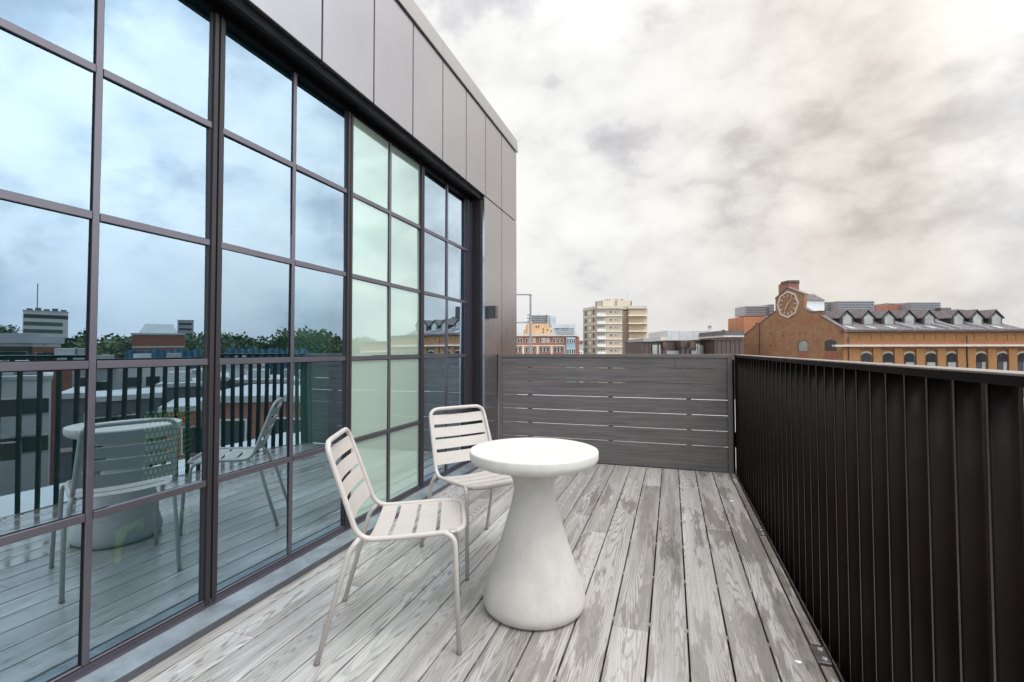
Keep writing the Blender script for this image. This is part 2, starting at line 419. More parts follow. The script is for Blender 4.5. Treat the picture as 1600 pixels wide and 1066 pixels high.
# head above the windows, sill rail and sloping flashing
bo('window_head', xbox(XF-.06, XF+.006, -3.4, 4.52, 2.676, 2.714), soffit_m)
b = bm_(); box(b, XF-.04, XF+.004, -3.4, 4.50, .030, ZB-.001); box(b, XF+.004, XF+.022, -3.4, 4.50, .030, .046)
bo('sill_track', b, frame_m)
b = bm_()
vs = [b.verts.new(p) for p in ((XF+.022, -3.4, .040), (XP-.003, -3.4, .027), (XP-.003, 4.57, .027), (XF+.022, 4.57, .040), (XF+.022, -3.4, .02), (XP-.003, -3.4, .012), (XP-.003, 4.57, .012), (XF+.022, 4.57, .02))]
for q in ((0, 1, 2, 3), (7, 6, 5, 4), (0, 4, 5, 1), (2, 6, 7, 3)): b.faces.new([vs[i] for i in q])
bo('sill_flashing', b, sill_m)
bo('sill_upstand', xbox(XP-.0025, XP+.0, -3.4, 4.57, -.03, .0285), up_m)
b = bm_(); box(b, XF-.05, XP-.004, -3.4, 4.57, -.12, .008); bo('plinth', b, soffit_m)
# soffit
for i in range(9):
    y0 = 2.151-.4917*2*2+i*.9834 - .9834*1
    y0 = -3.4+i*.995; bo('soffit_panel', xbox(XF-.06, XP-.0315, y0+.004, min(y0+.987, 4.568), 2.715, 2.727), soffit_m)
# fascia panels
ys = [2.148-.4915*k for k in range(11, 0, -1)]+[2.148, 2.634, 3.129, 3.621, 4.11, 4.606, 5.10, 5.648]
for a, c in zip(ys, ys[1:]):
    b = bm_(); box(b, XP-.03, XP, a+.0055, c-.0055 if c < 5.6 else c, 2.749, 3.602, bev=.0025, seg=2); bo('fascia_panel', b, panel_m)
b = bm_(); box(b, XP-.06, XP-.031, -3.4, 5.64, 2.70, 3.63); bo('cladding_backing', b, gasket_m)
# coping in lengths, outer face leaning out slightly
cj = [-3.4, -.9, 1.4, 3.6, 4.72, 5.40, 5.66]
for a, c in zip(cj, cj[1:]):
    b = bm_(); y0, y1 = a+.0015, c-.0015
    pr = [(XP+.004, 3.614), (XP+.018, 3.612), (XP+.020, 3.625), (XP+.006, 3.770), (XP-.02, 3.782), (XP-.35, 3.77), (XP-.35, 3.614)]
    A = [b.verts.new((p[0], y0, p[1])) for p in pr]; D = [b.verts.new((p[0], y1, p[1])) for p in pr]
    b.faces.new(A); b.faces.new(D[::-1])
    for k in range(len(pr)): b.faces.new((A[k-1], A[k], D[k], D[k-1]))
    bmesh.ops.recalc_face_normals(b, faces=b.faces[:]); bo('coping', b, cope_m)
# pier
for a, c in ((4.574, 5.095), (5.105, 5.648)):
    b = bm_(); box(b, XP-.03, XP, a, c, .004, 2.738, bev=.0025, seg=2); bo('pier_panel', b, panel_m)
bo('pier_core', xbox(-2.6, XP-.031, 4.60, 5.63, -.2, 3.62), gasket_m)
bo('jamb', xbox(XF-.03, XP-.031, 4.545, 4.598, 0, 2.7145), jamb_m)
b = bm_(); box(b, XF-.018, XF+.012, 4.498, 4.544, .03, 2.6755, bev=.002); bo('jamb_profile', b, mull_m)
# body, interior
bo('roof_slab', xbox(-9, XP-.061, -3.4, 5.64, 2.76, 3.60), grey_w)
bo('indoor_ceiling', xbox(-8.9, XF-.061, -3.4, 4.59, 2.70, 2.758), wall_in)
bo('indoor_floor', xbox(-8.9, XF-.051, -3.4, 4.59, -.06, .028), floor_in)
bo('back_wall', xbox(-9, -8.9, -3.4, 5.64, -.2, 2.758), wall_in)
bo('end_wall', xbox(-8.9, -2.601, 4.62, 5.64, -.2, 2.758), dkgrey_w)
bo('near_wall', xbox(-8.9, XP-.07, -3.5, -3.401, -.2, 3.6), dkgrey_w)
bo('inner_partition', xbox(-5.2, -5.1, -3.39, 2.2, .029, 2.699), wall_in)
# blinds behind two of the bays
def blind(y0, y1, lab):
    e = empty('roller_blind', (-2.075, (y0+y1)/2, .05))
    b = bm_(); box(b, -.002, .002, -(y1-y0)/2, (y1-y0)/2, .02, 2.58); obj('fabric', b, blind_m, e)
    b = bm_(); tube(b, [(0, -(y1-y0)/2, 2.60), (0, (y1-y0)/2, 2.60)], .028); obj('roller', b, frame_m, e, smooth=True)
    b = bm_(); box(b, -.008, .008, -(y1-y0)/2, (y1-y0)/2, .0, .02); obj('bottom_bar', b, frame_m, e)
    tag(e, lab, 'blind', 'blinds behind the glazing')
blind(2.235, 2.55, 'narrow grey green blind behind the glass left of the frosted bay')
blind(3.86, 4.46, 'grey green blind behind the last glazed bay next to the dark jamb')

# wall lamp on the pier
e = empty('wall_lamp', (XP, 4.69, 1.55))
b = bm_(); box(b, .0005, .088, -.042, .042, -.064, .064, bev=.003, seg=2); obj('casing', b, lamp_m, e)
b = bm_(); box(b, .012, .074, -.03, .03, -.068, -.0645); obj('lens', b, win_l, e)
b = bm_(); box(b, .0881, .090, -.036, .036, -.056, .056, bev=.0006); obj('cover_plate', b, frame_m, e)
tag(e, 'small square dark wall lamp fixed to the grey cladding pier above the slatted screen', 'lamp')

# ------------------------------------------------------------------ end screen
S = empty('slatted_screen', (-.63, 4.985, 0)); tag(S, 'waist high dark grey wood effect slatted screen closing the far end of the deck', 'screen')
def so(name, bm, mat):
    for v in bm.verts: v.co -= Vector((-.63, 4.985, 0))
    return obj(name, bm, mat, S)
for (x0, x1) in ((-1.802, -1.764), (.498, .5385)):
    so('post', xbox(x0, x1, 4.962, 5.002, -.02, 1.078, bev=.002), screen_frame_m)
so('top_rail', xbox(-1.802, .538, 4.962, 5.004, 1.0785, 1.1135, bev=.002), screen_frame_m)
zg = [.9715-.147*k for k in range(7)]
edges_ = [1.0780]+zg+[.0]
for k in range(len(edges_)-1):
    z1 = edges_[k]-(.0024 if k else 0); z0 = edges_[k+1]+(.0024 if k < 7 else .003)
    if k == 7: z1 = edges_[k]-.001
    xs = [-1.763, .497]
    if k in (0, 3, 5): xs = [-1.763, .03 if k == 0 else -.35+.2*k, .497]
    bm = bm_()
    for a, c in zip(xs, xs[1:]): box(bm, a+.0005, c-.0005, 4.972, 4.992, z0, z1, bev=.0022)
    so('slat', bm, slat_m)
for x in (-1.455, -.60, .152):
    so('batten', xbox(x-.022, x+.022, 4.9925, 5.03, .0, 1.06), soffit_m)

so('cover_strip', xbox(.5386, .5560, 4.968, 4.998, -.02, 1.06), rail_m)
# ------------------------------------------------------------------ balustrade
Bl = empty('balustrade', (.6, 1.2, 0)); tag(Bl, 'long black steel balustrade of closely spaced vertical fins under a flat handrail along the deck', 'balustrade')
def lo(name, bm, mat, **k):
    for v in bm.verts: v.co -= Vector((.6, 1.2, 0))
    return obj(name, bm, mat, Bl, **k)
P0 = 1.163
fin_me = None
y = P0; n = 0
ylist = [P0+.1152*i for i in range(-26, 33)]
for y in ylist:
    bm = bm_(); nn_ = 7; A_, B_ = [], []
    for q in range(nn_+1):
        t = q/nn_; xx = .572+.054*t; yy = y+.010*math.sin(math.pi*t*.9+.15)-.0015
        A_.append((xx, yy)); B_.append((xx, yy+.0075))
    fs = prism(bm, A_+B_[::-1], -.06, 1.1005)
    bm.normal_update()
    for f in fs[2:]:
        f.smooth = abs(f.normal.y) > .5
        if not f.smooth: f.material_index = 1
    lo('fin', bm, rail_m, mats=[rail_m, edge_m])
for a, c in zip([-1.85, 0.1, 2.56, 4.96], [0.098, 2.558, 4.958]):
    bm = bm_(); box(bm, .552, .628, a, c, 1.1055, 1.1095, bev=.0012, seg=2); lo('handrail', bm, handrail_m)  # pale metal puts the rail's lit top into the colour
    bm = bm_(); box(bm, .5535, .5575, a, c, 1.087, 1.1053, bev=.0008); box(bm, .5576, .626, a, c, 1.1010, 1.1052); lo('rail_shade_bar', bm, rail_m)  # dark bar added underneath, painting the shaded side of the handrail
bm = bm_(); box(bm, .551, .640, -1.9, 4.97, -.075, -.0615); lo('bottom_rail', bm, rail_m)
bm = bm_(); box(bm, .551, .5545, -1.9, 4.97, -.0613, .004, bev=.0008); lo('kick_plate', bm, handrail_m)
for i, y in enumerate((-1.5, 4.93)):
    bm = bm_(); box(bm, .56, .63, y+.012, y+.052, -.30, 1.096, bev=.002); lo('post', bm, rail_m)
    
# small white droplets / leaf scraps on the deck
for i, (px, py, lab) in enumerate(((1247, 1035, 'larger white speck lying on the deck near the bottom right corner'), (1143, 783, 'tiny white speck lying on the far deck board beside the balustrade'))):
    d = ray(px, py); t = -CH/d.z; p = d*t
    bm = bm_(); s = .011 if i == 0 else .012
    lathe(bm, [(0, .0045), (.5, .004), (.85, .0025), (1, .0005), (0, .0003)], 14)
    for v in bm.verts: v.co.x *= s*(1.15+.25*math.sin(v.co.y*3)); v.co.y *= s*.9
    o = obj('water_droplet', bm, white_w, smooth=True); o.location = (p.x, p.y, 0); tag(o, lab, 'speck')

# ------------------------------------------------------------------ table
T = empty('cafe_table', (-.605, 2.14, 0)); tag(T, 'round pale concrete cafe table on a flared conical pedestal between chairs and balustrade', 'table')
bm = bm_()
prof = [(0, .0), (.200, .0), (.214, .004), (.226, .016), (.231, .034), (.229, .055), (.217, .10), (.203, .14), (.185, .19), (.165, .25), (.148, .305), (.131, .36), (.115, .415), (.101, .465), (.0935, .50), (.091, .525), (.0935, .55), (.101, .572), (.114, .592), (.134, .610), (.165, .626), (.195, .634), (0, .634)]
lathe(bm, prof); obj('pedestal', bm, conc_m, T, smooth=True)
bm = bm_()
lathe(bm, [(0, .6345), (.23, .6345), (.262, .640), (.281, .650), (.290, .662), (.2925, .672), (.2925, .694), (.291, .6985), (.287, .700), (0, .700)], 128)
o = obj('tabletop', bm, top_m, T, smooth=True)
for f in o.data.polygons: f.use_smooth = abs(f.normal.z) < .98

# ------------------------------------------------------------------ chairs
def chair():
    c = empty('garden_chair', (0, 0, 0))
    W = .205; r = .0105
    # local x forward, back foot x=-.26, front foot x=+.26
    def sidez(x): return .447
    # continuous frame loop : back U + seat U
    def half(s):
        return [Vector((-.245, s*.10, .800)), Vector((-.246, s*.186, .797)), Vector((-.118, s*W, .436)), Vector((.03, s*(W+.002), .440)), Vector((.19, s*W, .449)), Vector((.272, s*(W-.015), .449)), Vector((.280, s*.10, .4485))]
    L = fillet(half(1), [0, .055, .06, .08, .06, .055, 0], 8); Rr = fillet(half(-1), [0, .055, .06, .08, .06, .055, 0], 8)
    loop = L+Rr[::-1]
    bm = bm_(); tube(bm, loop, r, closed=True); obj('frame', bm, chair_m, c, smooth=True)
    # sheet with slots : rows along the path, columns across
    def sheet(name, P, width, nrow, slots, dip, thick=.0028, inset=.022, vn=18):
        bm = bm_(); grid = []
        for i in range(nrow+1):
            t = i/nrow; p, nv, w = P(t); row = []
            for j in range(vn+1):
                v = j/vn*2-1; row.append(bm.verts.new(Vector((p[0], v*w, p[1]))+Vector((nv[0], 0, nv[1]))*(-dip(t)*(1-v*v))))
            grid.append(row)
        for i in range(nrow):
            t = (i+.5)/nrow
            for j in range(vn):
                v = abs((j+.5)/vn*2-1)
                if v < 1-.13 and any(a < t < b_ for a, b_ in slots): continue
                bm.faces.new((grid[i][j], grid[i+1][j], grid[i+1][j+1], grid[i][j+1]))
        bmesh.ops.delete(bm, geom=[v for v in bm.verts if not v.link_faces], context='VERTS')
        geom = bm.faces[:]; 
        bmesh.ops.solidify(bm, geom=geom, thickness=thick)
        bmesh.ops.recalc_face_normals(bm, faces=bm.faces[:])
        o = obj(name, bm, chair_m, c)
        return o
    def Pb(t):       # backrest from top (0) to bottom (1)
        x0, z0, x1, z1 = -.236, .767, -.139, .492
        w = .187+.0175*t
        if t < .05: w = .183
        n = Vector((z0-z1, x1-x0)).normalized()
        return (x0+(x1-x0)*t, z0+(z1-z0)*t), (n.x, n.y), w
    sheet('backrest', Pb, .19, 46, ((.205, .258), (.455, .508), (.70, .755)), lambda t: .020)
    def Ps(t):
        x = -.085+(.352)*t; z = .437+.012*min(1, t*1.3)
        w = .204 if t < .85 else .204-.016*((t-.85)/.15)**2
        return (x, z), (0, 1), w
    sheet('seat', Ps, .2, 46, ((.20, .245), (.455, .50), (.71, .755)), lambda t: .013*(1-.5*t))
    def leg(pts, rads):
        bm = bm_(); tube(bm, fillet(pts, rads, 8), r-.0005); l = obj('leg', bm, chair_m, c, smooth=True)
        f = Vector(pts[-1]); d = (Vector(pts[-1])-Vector(pts[-2])).normalized()
        bm = bm_(); tube(bm, [f-d*.006, f+d*.0], r+.0015); fo = obj('foot_cap', bm, foot_m, l, smooth=True)
        for v in fo.data.vertices: v.co.z = max(v.co.z, .0005)
        for v in l.data.vertices: v.co.z = max(v.co.z, .003)
    for s in (1, -1):
        leg([(-.118+.004, s*(W+.001), .445), (-.150, s*(W+.012), .40), (-.26, s*.2275, .004)], [0, .02, 0])
        leg([(.195, s*(W-.004), .447), (.243, s*(W+.014), .441), (.26, s*.2275, .004)], [0, .042, 0])
    return c
def copy_tree(o, parent=None):
    c = o.copy(); C.objects.link(c); c.parent = parent
    for ch in [x for x in o.children]: copy_tree(ch, c)
    return c
bpy.context.view_layer.update()
ch1 = chair(); ch2 = copy_tree(ch1)
ch1.location = (-1.110, 1.8015, 0); ch1.rotation_euler.z = math.atan2(.221, .472)
ch2.location = (-1.0655, 2.5915, 0); ch2.rotation_euler.z = math.atan2(-.308, .430)
tag(ch1, 'taupe metal slatted chair nearest the camera, turned sideways left of the table', 'chair', 'slatted metal chairs at the concrete table')
tag(ch2, 'taupe metal slatted chair behind the table, its back to the dark jamb of the glazing', 'chair', 'slatted metal chairs at the concrete table')

# indoor armchair seen through the glass
A = empty('indoor_armchair', (-3.0, 1.99, .028)); tag(A, 'low tub armchair with yellow green woven back and yellow bent legs, indoors behind the glazing', 'armchair')
for (nm, a_0, a_1, mt_, rr_) in (('backrest', -10, 72, black_in, .30), ('woven_wrap', 72, 190, weave_m, .31)):
    bm = bm_(); seg = 18; uvl = bm.loops.layers.uv.verify()
    for k in range(seg):
        a0 = R(a_0+(a_1-a_0)*k/seg); a1 = R(a_0+(a_1-a_0)*(k+1)/seg)
        for r_ in (rr_, rr_-.03):
            vs = [bm.verts.new((q*math.sin(a)*.8, -q*math.cos(a), z_)) for (a, q, z_) in ((a0, r_, .40), (a1, r_, .40), (a1, r_+.02, .79), (a0, r_+.02, .79))]
            f = bm.faces.new(vs)
            for l, uvv in zip(f.loops, ((a0*.33, 0), (a1*.33, 0), (a1*.33, .39), (a0*.33, .39))): l[uvl].uv = uvv
        vs = [bm.verts.new((q*math.sin(a)*.8, -q*math.cos(a), .79)) for (a, q) in ((a0, rr_+.02), (a1, rr_+.02), (a1, rr_-.01), (a0, rr_-.01))]; bm.faces.new(vs)
    obj(nm, bm, mt_, A)
bm = bm_(); box(bm, -.27, .22, -.27, .27, .19, .42, bev=.04, seg=3); obj('seat', bm, black_in, A, smooth=True)
for (x, y) in ((-.2, -.21), (-.2, .21), (.2, -.21), (.2, .21)):
    bm = bm_()
    slab(bm, Vector((x-.01, y, 0)), Vector((0, -1 if y > 0 else 1, 0)), Vector((0, 0, 1)), Vector((.02, 0, 0)), [(0, 0), (.025, 0), (.035, .11), (.06, .15), (.14, .185), (.14, .20), (0, .175)])
    obj('leg', bm, yellow_m, A)

# ------------------------------------------------------------------ neighbouring roofs just outside
b = bm_(); box(b, .66, 1.95, -3.5, 9, -.34, -.16); b2 = obj('gutter_ledge', b, membrane); tag(b2, kind='structure')
b = bm_(); prism(b, [(-9, 5.7), (1.9, 5.7), (1.9, 17), (-9, 17)], -3.2, -.42); tag(obj('lower_roof', b, membrane), kind='structure')
b = bm_(); box(b, -9.2, 1.95, -3.6, 5.66, -20, -.345); o = obj('terrace_block', b, rb, uv=True); tag(o, 'lower brick storeys of the building that carry the deck and penthouse', 'building')
# scaffold tube guard
e = empty('scaffold_guardrail', (*pix(829, 560, 11)[:2], -.42)); O0 = Vector(e.location)
a = pix(829, 460, 11)-O0; l = hr*-2.6
bm = bm_(); tube(bm, fillet([Vector((0, 0, .0)), a, a+l], [0, .05, 0]), .024); obj('tube', bm, galv, e, smooth=True)
m_ = pix(829, 504, 11)-O0
bm = bm_(); tube(bm, [m_, m_+l], .019); obj('tube', bm, galv, e, smooth=True)
bm = bm_(); tube(bm, [Vector(l)+Vector((0, 0, 0)), a+l-Vector((0, 0, .02))], .024); obj('tube', bm, galv, e, smooth=True)
for q in (a, m_):
    bm = bm_(); bmesh.ops.create_icosphere(bm, subdivisions=2, radius=.036, matrix=Matrix.Translation(q-Vector((0, 0, .015)))); obj('clamp', bm, galv, e, smooth=True)
bm = bm_(); box(bm, -.07, .07, -.07, .07, 0, .01); obj('base_plate', bm, galv, e)
tag(e, 'grey scaffold tube guardrail rising behind the slatted screen at the corner of the penthouse', 'guardrail')

# ------------------------------------------------------------------ city ground
b = bm_(); box(b, -3000, 3000, -3000, 3000, -20.5, -20); tag(obj('ground', b, ground_m), kind='structure')
bm = bm_()
def ridge(h0, h1, dist, top):
    rr = random.Random(int(h0*7+dist)); n = 120; prev = None
    for i in range(n+1):
        h = h0+(h1-h0)*i/n
        z = top*(.65+.35*math.sin(i*.13+h0)+.12*math.sin(i*.41)+rr.uniform(-.05, .05))
        p = hd(h, dist); q = hd(h, dist+400)
        c_ = [bm.verts.new((p.x, p.y, -20)), bm.verts.new((p.x*1.06, p.y*1.06, z)), bm.verts.new((q.x, q.y, z*.8))]
        if prev:
            bm.faces.new((prev[0], c_[0], c_[1], prev[1])); bm.faces.new((prev[1], c_[1], c_[2], prev[2]))
        prev = c_
ridge(18, 95, 1500, 22); ridge(-70, 24, 1800, 10)
tag(obj('hills', bm, hill_m, smooth=True), kind='structure')

# ------------------------------------------------------------------ generic background building
def wbox(bm, O, a0, a1, d0, d1, z0, z1):      # frontal box : a along right, d along depth, relative to origin O
    pts = [O+hr*a0+hf*d0, O+hr*a1+hf*d0, O+hr*a1+hf*d1, O+hr*a0+hf*d1]
    lo_ = [bm.verts.new((p.x, p.y, z0)) for p in pts]; hi = [bm.verts.new((p.x, p.y, z1)) for p in pts]
    bm.faces.new(lo_[::-1]); bm.faces.new(hi)
    for i in range(4): bm.faces.new((lo_[i], lo_[(i+1) % 4], hi[(i+1) % 4], hi[i]))
class FB:                                     # frontal building : pixel survey at depth D
    def __init__(s, name, px, D, label, cat='building', group=None):
        p = pix(px, 548, D); s.D = D; s.O = Vector((p.x, p.y, -20)); s.e = empty(name, s.O); tag(s.e, label, cat, group)
        s.a0 = (Vector((p.x, p.y, 0))).dot(hr)
    def box(s, name, mat, x0, x1, y0, y1, d0=0, d1=6, zlow=None, uv=False, parent=None, D=None):
        Dd = (D or s.D)+d0
        A0 = pix(x0, 548, Dd).dot(hr)-s.a0; A1 = pix(x1, 548, Dd).dot(hr)-s.a0
        z1 = pix((x0+x1)/2, y0, Dd).z+20; z0 = pix((x0+x1)/2, y1, Dd).z+20 if zlow is None else zlow
        bm = bm_(); wbox(bm, Vector((0, 0, 0)), A0, A1, (Dd-s.D), (Dd-s.D)+d1, z0, z1)
        return obj(name, bm, mat, parent or s.e, uv=uv)
def winframe(fb, x0, x1, y0, y1, glass, d=0, parent=None, frame=frame_w, t=.5):
    f = fb.box('window', frame, x0, x1, y0, y1, d-.08, .14, parent=parent)
    # the pane stands a touch proud of the frame slab
    p = fb.box('pane', glass, x0+t, x1-t, y0+t, y1-t, d-.10, .015, parent=f)
    return f

# --- tan apartment tower
Tw = FB('apartment_tower', 960, 168, 'tan and cream ten storey apartment tower with a rooftop plant room in the middle distance')
def twp(px, D): p = pix(px, 548, D); return ((p-Tw.O).x, (p-Tw.O).y)
zt = pix(960, 480, 168).z+20
foot = [twp(911.5, 177), twp(934, 166), twp(972.5, 166), twp(973.5, 170), twp(982, 170), twp(982.5, 166.5), twp(1011, 166.5), twp(1012, 184), twp(914, 190)]
bm = bm_(); prism(bm, foot, 0, zt); obj('wall', bm, tan_b, Tw.e)
Tw.box('wall', tan_w, 983.5, 1005.5, 484, 600, -1.9, 1.5, zlow=0)
bm = bm_(); cap = [twp(911, 176.6), twp(934, 165.4), twp(972.8, 165.4), twp(974, 169), twp(981, 169), twp(982, 165.6), twp(1011.5, 165.6), twp(1012.5, 185), twp(913.5, 190.6)]
prism(bm, cap, zt-.75, zt+.25); obj('parapet', bm, plant_w, Tw.e)
for k, yb_ in enumerate((494.3, 506.4, 518.3, 530.3, 542.3, 554.3)):
    zc = pix(960, yb_, 168).z+20; g = bm_()
    prism(g, [twp(911.2, 176.8), twp(934, 165.6), twp(948, 165.6), twp(948, 176), twp(914, 189)], zc-.14, zc+.14)
    prism(g, [twp(948, 165.6), twp(972.9, 165.6), twp(972.9, 168), twp(948, 168)], zc-.14, zc+.14)
    prism(g, [twp(982, 164.2), twp(1011.6, 164.2), twp(1012.3, 183), twp(983, 183)], zc-.16, zc+.16)
    obj('floor_band', g, band_w, Tw.e)
    y0 = yb_-10.6
    Tw.box('balcony', white_w, 933.5, 946.5, y0+6.2, y0+10.8, -3.2, 1.2)
    for x in (934.5, 938.5, 942.5): winframe(Tw, x, x+2.9, y0+1.2, y0+4.4, win_d, -2.05, t=.35)
    for x in (953, 961, 964.4): winframe(Tw, x, x+(4.2 if x == 953 else 2.2), y0+2.2, y0+5.6, win_d, -2.05, t=.35)
    for dy in (1.2, 6.2): Tw.box('window', win_d, 973.9, 977.4, y0+dy, y0+dy+3, 1.9, .2)
    # receding left face : three windows as real openings on the slanted wall
    for (f0, f1, mt) in ((.14, .24, slate), (.42, .56, frame_w), (.70, .80, slate)):
        P0_ = Vector((*twp(911.5, 177), 0)); P1_ = Vector((*twp(934, 166), 0)); dd = (P1_-P0_)
        nn = Vector((dd.y, -dd.x, 0)).normalized(); zz = zc+.75
        g = bm_(); slab(g, P0_+nn*.12, dd, Vector((0, 0, 1)), -nn*.1, [(f0, zz), (f1, zz), (f1, zz+1.35), (f0, zz+1.35)])
        obj('window', g, mt, Tw.e)
bm = bm_(); prism(bm, [twp(930, 176), twp(941, 169), twp(988, 169), twp(989, 180), twp(931, 181)], zt, pix(960, 469.5, 170).z+20); obj('plant_room', bm, plant_w, Tw.e)
Tw.box('plant_room', plant_w, 948, 985.5, 467, 472, 4, 6)
for x in (932, 941, 963, 987): Tw.box('vent_pipe', slate_d, x, x+.9, 470.5, 478.5, .2, .4)
for x in (949, 952.4, 961.5, 964.5, 970.5, 973): Tw.box('vent', slate_d, x, x+1.7, 468, 470.4, 3.7, .2)
Tw.box('aerial', galv, 980.6, 980.95, 457.5, 468, 5, .1)
g = bm_(); prism(g, [twp(973.4, 169.4), twp(981.8, 169.4), twp(981.8, 169.9), twp(973.4, 169.9)], 0, zt-1.2); obj('stair_recess', g, tan_w, Tw.e)

# --- red brick institute on the left
Lb = FB('brick_institute', 860, 92, 'red brick block with cream window surrounds and a blue bay at its right end')
Lb.box('wall', rb, 700, 884.5, 525.5, 600, 0, 12, zlow=0, uv=True)
Lb.box('wall', rb, 884.5, 905, 526, 600, .6, 11, zlow=0, uv=True)
Lb.box('parapet', stone_w, 700, 903, 524.3, 525.6, -.3, 12.4)
Lb.box('blue_bay', blue_w, 885, 899, 527, 600, -.6, 1.2, zlow=0)
Lb.box('roof_railing', galv, 780, 902, 521.2, 521.6, 2, .1)
for x in range(782, 903, 6): Lb.box('railing_post', galv, x, x+.3, 521.2, 525, 2, .1)
for x in (808.5, 812.5, 821, 826.5, 832.5, 842.5, 848, 854.2, 864, 870, 876.2):
    winframe(Lb, x, x+4.1, 528.3, 536.2, win_l if x in (826.5, 832.5, 848, 854.2) else win_d, 0, t=.5)
for x0, x1 in ((776, 797), (797, 817.5), (817.5, 840), (840, 862), (862, 883.5)):
    for (p, q, r_, s_) in ((x0, x0+1.7, 539.5, 560), (x1-1.7, x1, 539.5, 560), (x0+1.7, x1-1.7, 539.5, 541.3)):
        Lb.box('window_surround', cream_w, p, q, r_, s_, -.25, .4)
    for k in range(3):
        x = x0+3.2+k*(x1-x0-5.6)/3
        winframe(Lb, x, x+4.2, 542.4, 550.6, win_d, 0, t=.5)
for yy in (529, 545.5):
    for x in (886, 889.6, 893, 896.2): winframe(Lb, x, x+2.9, yy, yy+7.4, win_d, -.6, t=.4)
# --- buildings behind it
Ob = FB('stone_block', 850, 130, 'pale orange stone block rising behind the red brick building, lit side towards us', 'building')
Ob.box('wall', orange_w, 824, 858, 506, 600, 0, 14, zlow=0); Ob.box('wall', orange_w, 819.5, 824, 515, 600, .5, 8, zlow=0)
Ob.box('wall', cream_w, 858, 863.5, 512, 600, .8, 8, zlow=0); Ob.box('parapet', cream_w, 819, 864, 521.5, 524, -1, .6)
for (x, y_) in ((837.5, 509.5), (841, 509), (848.3, 513), (848.3, 518), (855, 514.5), (860.5, 516)): Ob.box('window', win_d, x, x+1.6, y_, y_+2.6, -.1, .2)
Gb = FB('steel_clad_tower', 843, 200, 'grey metal clad plant tower with projecting fins behind the orange stone block')
Gb.box('wall', louvre_m, 828, 859, 492.5, 600, 0, 14, zlow=0)
for k in range(6): Gb.box('fin', galv, 823.5, 831, 491.5+k*5, 492.3+k*5, -1, 3)
for k in range(4): Gb.box('louvre', louvre_d, 831, 853, 494+k*3.2, 495+k*3.2, -.2, .3)
Gb.box('corner_column', win_d, 853.3, 854.6, 492, 506, -.3, .5); Gb.box('aerial', galv, 841.5, 842, 488.5, 493, 1, .3)
Gb.box('wall', glassy, 859.3, 868.5, 494, 600, 3, 10, zlow=0)
Wb = FB('glass_office', 882, 170, 'low pale glass office with rows of strip windows left of the tan tower')
Wb.box('wall', glassy, 862, 899, 507, 600, 0, 14, zlow=0)
for k, yy in enumerate((512.5, 515, 518.5, 521.5)): Wb.box('window_band', win_l if k % 2 else louvre_m, 866+k*1.5, 897, yy, yy+1.2, -.2, .3)
for x in (869, 872.5, 877, 881, 886): Wb.box('window', win_d, x, x+1.8, 512.6, 513.8, -.35, .2)
Sb = FB('distant_house', 908, 140, 'small distant grey and white house in the gap left of the tan tower')
Sb.box('wall', white_w, 901.5, 911.5, 548, 600, 0, 8, zlow=0); Sb.box('wall', grey_w, 903, 911, 538.5, 549, 6, 8, zlow=0); Sb.box('roof', slate, 904, 911, 532.5, 538.5, 12, 6)
for x in (904.5, 907.7): winframe(Sb, x, x+1.9, 549.3, 552, win_d, 0, t=.3)

# --- brown zinc pavilions
Pv = FB('zinc_pavilion', 1080, 34, 'row of dark brown zinc clad rooftop pavilions with tall pale windows')
Pv.box('wall', brown_w, 1003, 1042, 534.6, 600, 0, 5, zlow=14); Pv.box('roof_edge', slate_d, 1002.6, 1042.3, 533.8, 534.6, -.1, 5.2)
Pv.box('wall', brown_w, 1042, 1117, 532.6, 600, 1.4, 4, zlow=14)
Pv.box('roof_edge', slate_d, 1042, 1117, 531.9, 532.6, 1.3, 4.2)
Pv.box('wall', brown_w, 1064, 1085, 533, 543, .2, 1.1); Pv.box('wall', brown_w, 1064.5, 1071, 543, 600, .25, 1.1, zlow=14)
Pv.box('canopy', brown_w, 1079, 1086, 534, 543, -.3, .45)
Pv.box('canopy', brown_w, 1036, 1042, 534, 543.2, -.3, .29)
Pv.box('wall', brown_w, 1117, 1162.5, 530.6, 600, -.6, 6, zlow=14); Pv.box('roof_edge', slate, 1112, 1162.5, 529.6, 530.6, -.7, 6.3)
for x in range(1121, 1162, 7): Pv.box('seam', slate_d, x, x+.3, 530.8, 600, -.64, .035, zlow=14)
for x in range(1007, 1040, 7): Pv.box('seam', slate_d, x, x+.3, 534.8, 600, -.04, .035, zlow=14)
for (x0, x1) in ((1019.6, 1027), (1029.5, 1032), (1062, 1063.8), (1072.5, 1076), (1091, 1099), (1105.5, 1109)):
    if x0 > 1040: fr_ = Pv.box('window', slate_d, x0-.8, x1+.8, 538.5, 560, 1.25 if x0 != 1072.5 else 1.1, .1); Pv.box('pane', win_l, x0, x1, 539.3, 559, 1.2 if x0 != 1072.5 else 1.04, .03, parent=fr_)
    else: fr_ = Pv.box('window', slate_d, x0-.8, x1+.8, 538.2, 560, -.08, .1); Pv.box('pane', win_l, x0, x1, 539, 559, -.12, .03, parent=fr_)
Pv.box('low_wall', grey_w, 1040, 1062, 548.2, 560, .7, .2); Pv.box('low_wall', grey_w, 1080, 1090, 548, 560, .7, .2)
L_ = FB('roof_ladder', 1090.5, 34.6, 'white ladder leaning against the brown zinc pavilions', 'ladder')
L_.e.location.z = -6
for (x0, x1) in ((1088.2, 1088.7), (1092, 1092.5)): L_.box('rail', frame_w, x0, x1, 537, 558, .2, .03, zlow=None)
for k in range(9): L_.box('rung', frame_w, 1088.7, 1092, 538.5+k*2.2, 539+k*2.2, .2, .03)
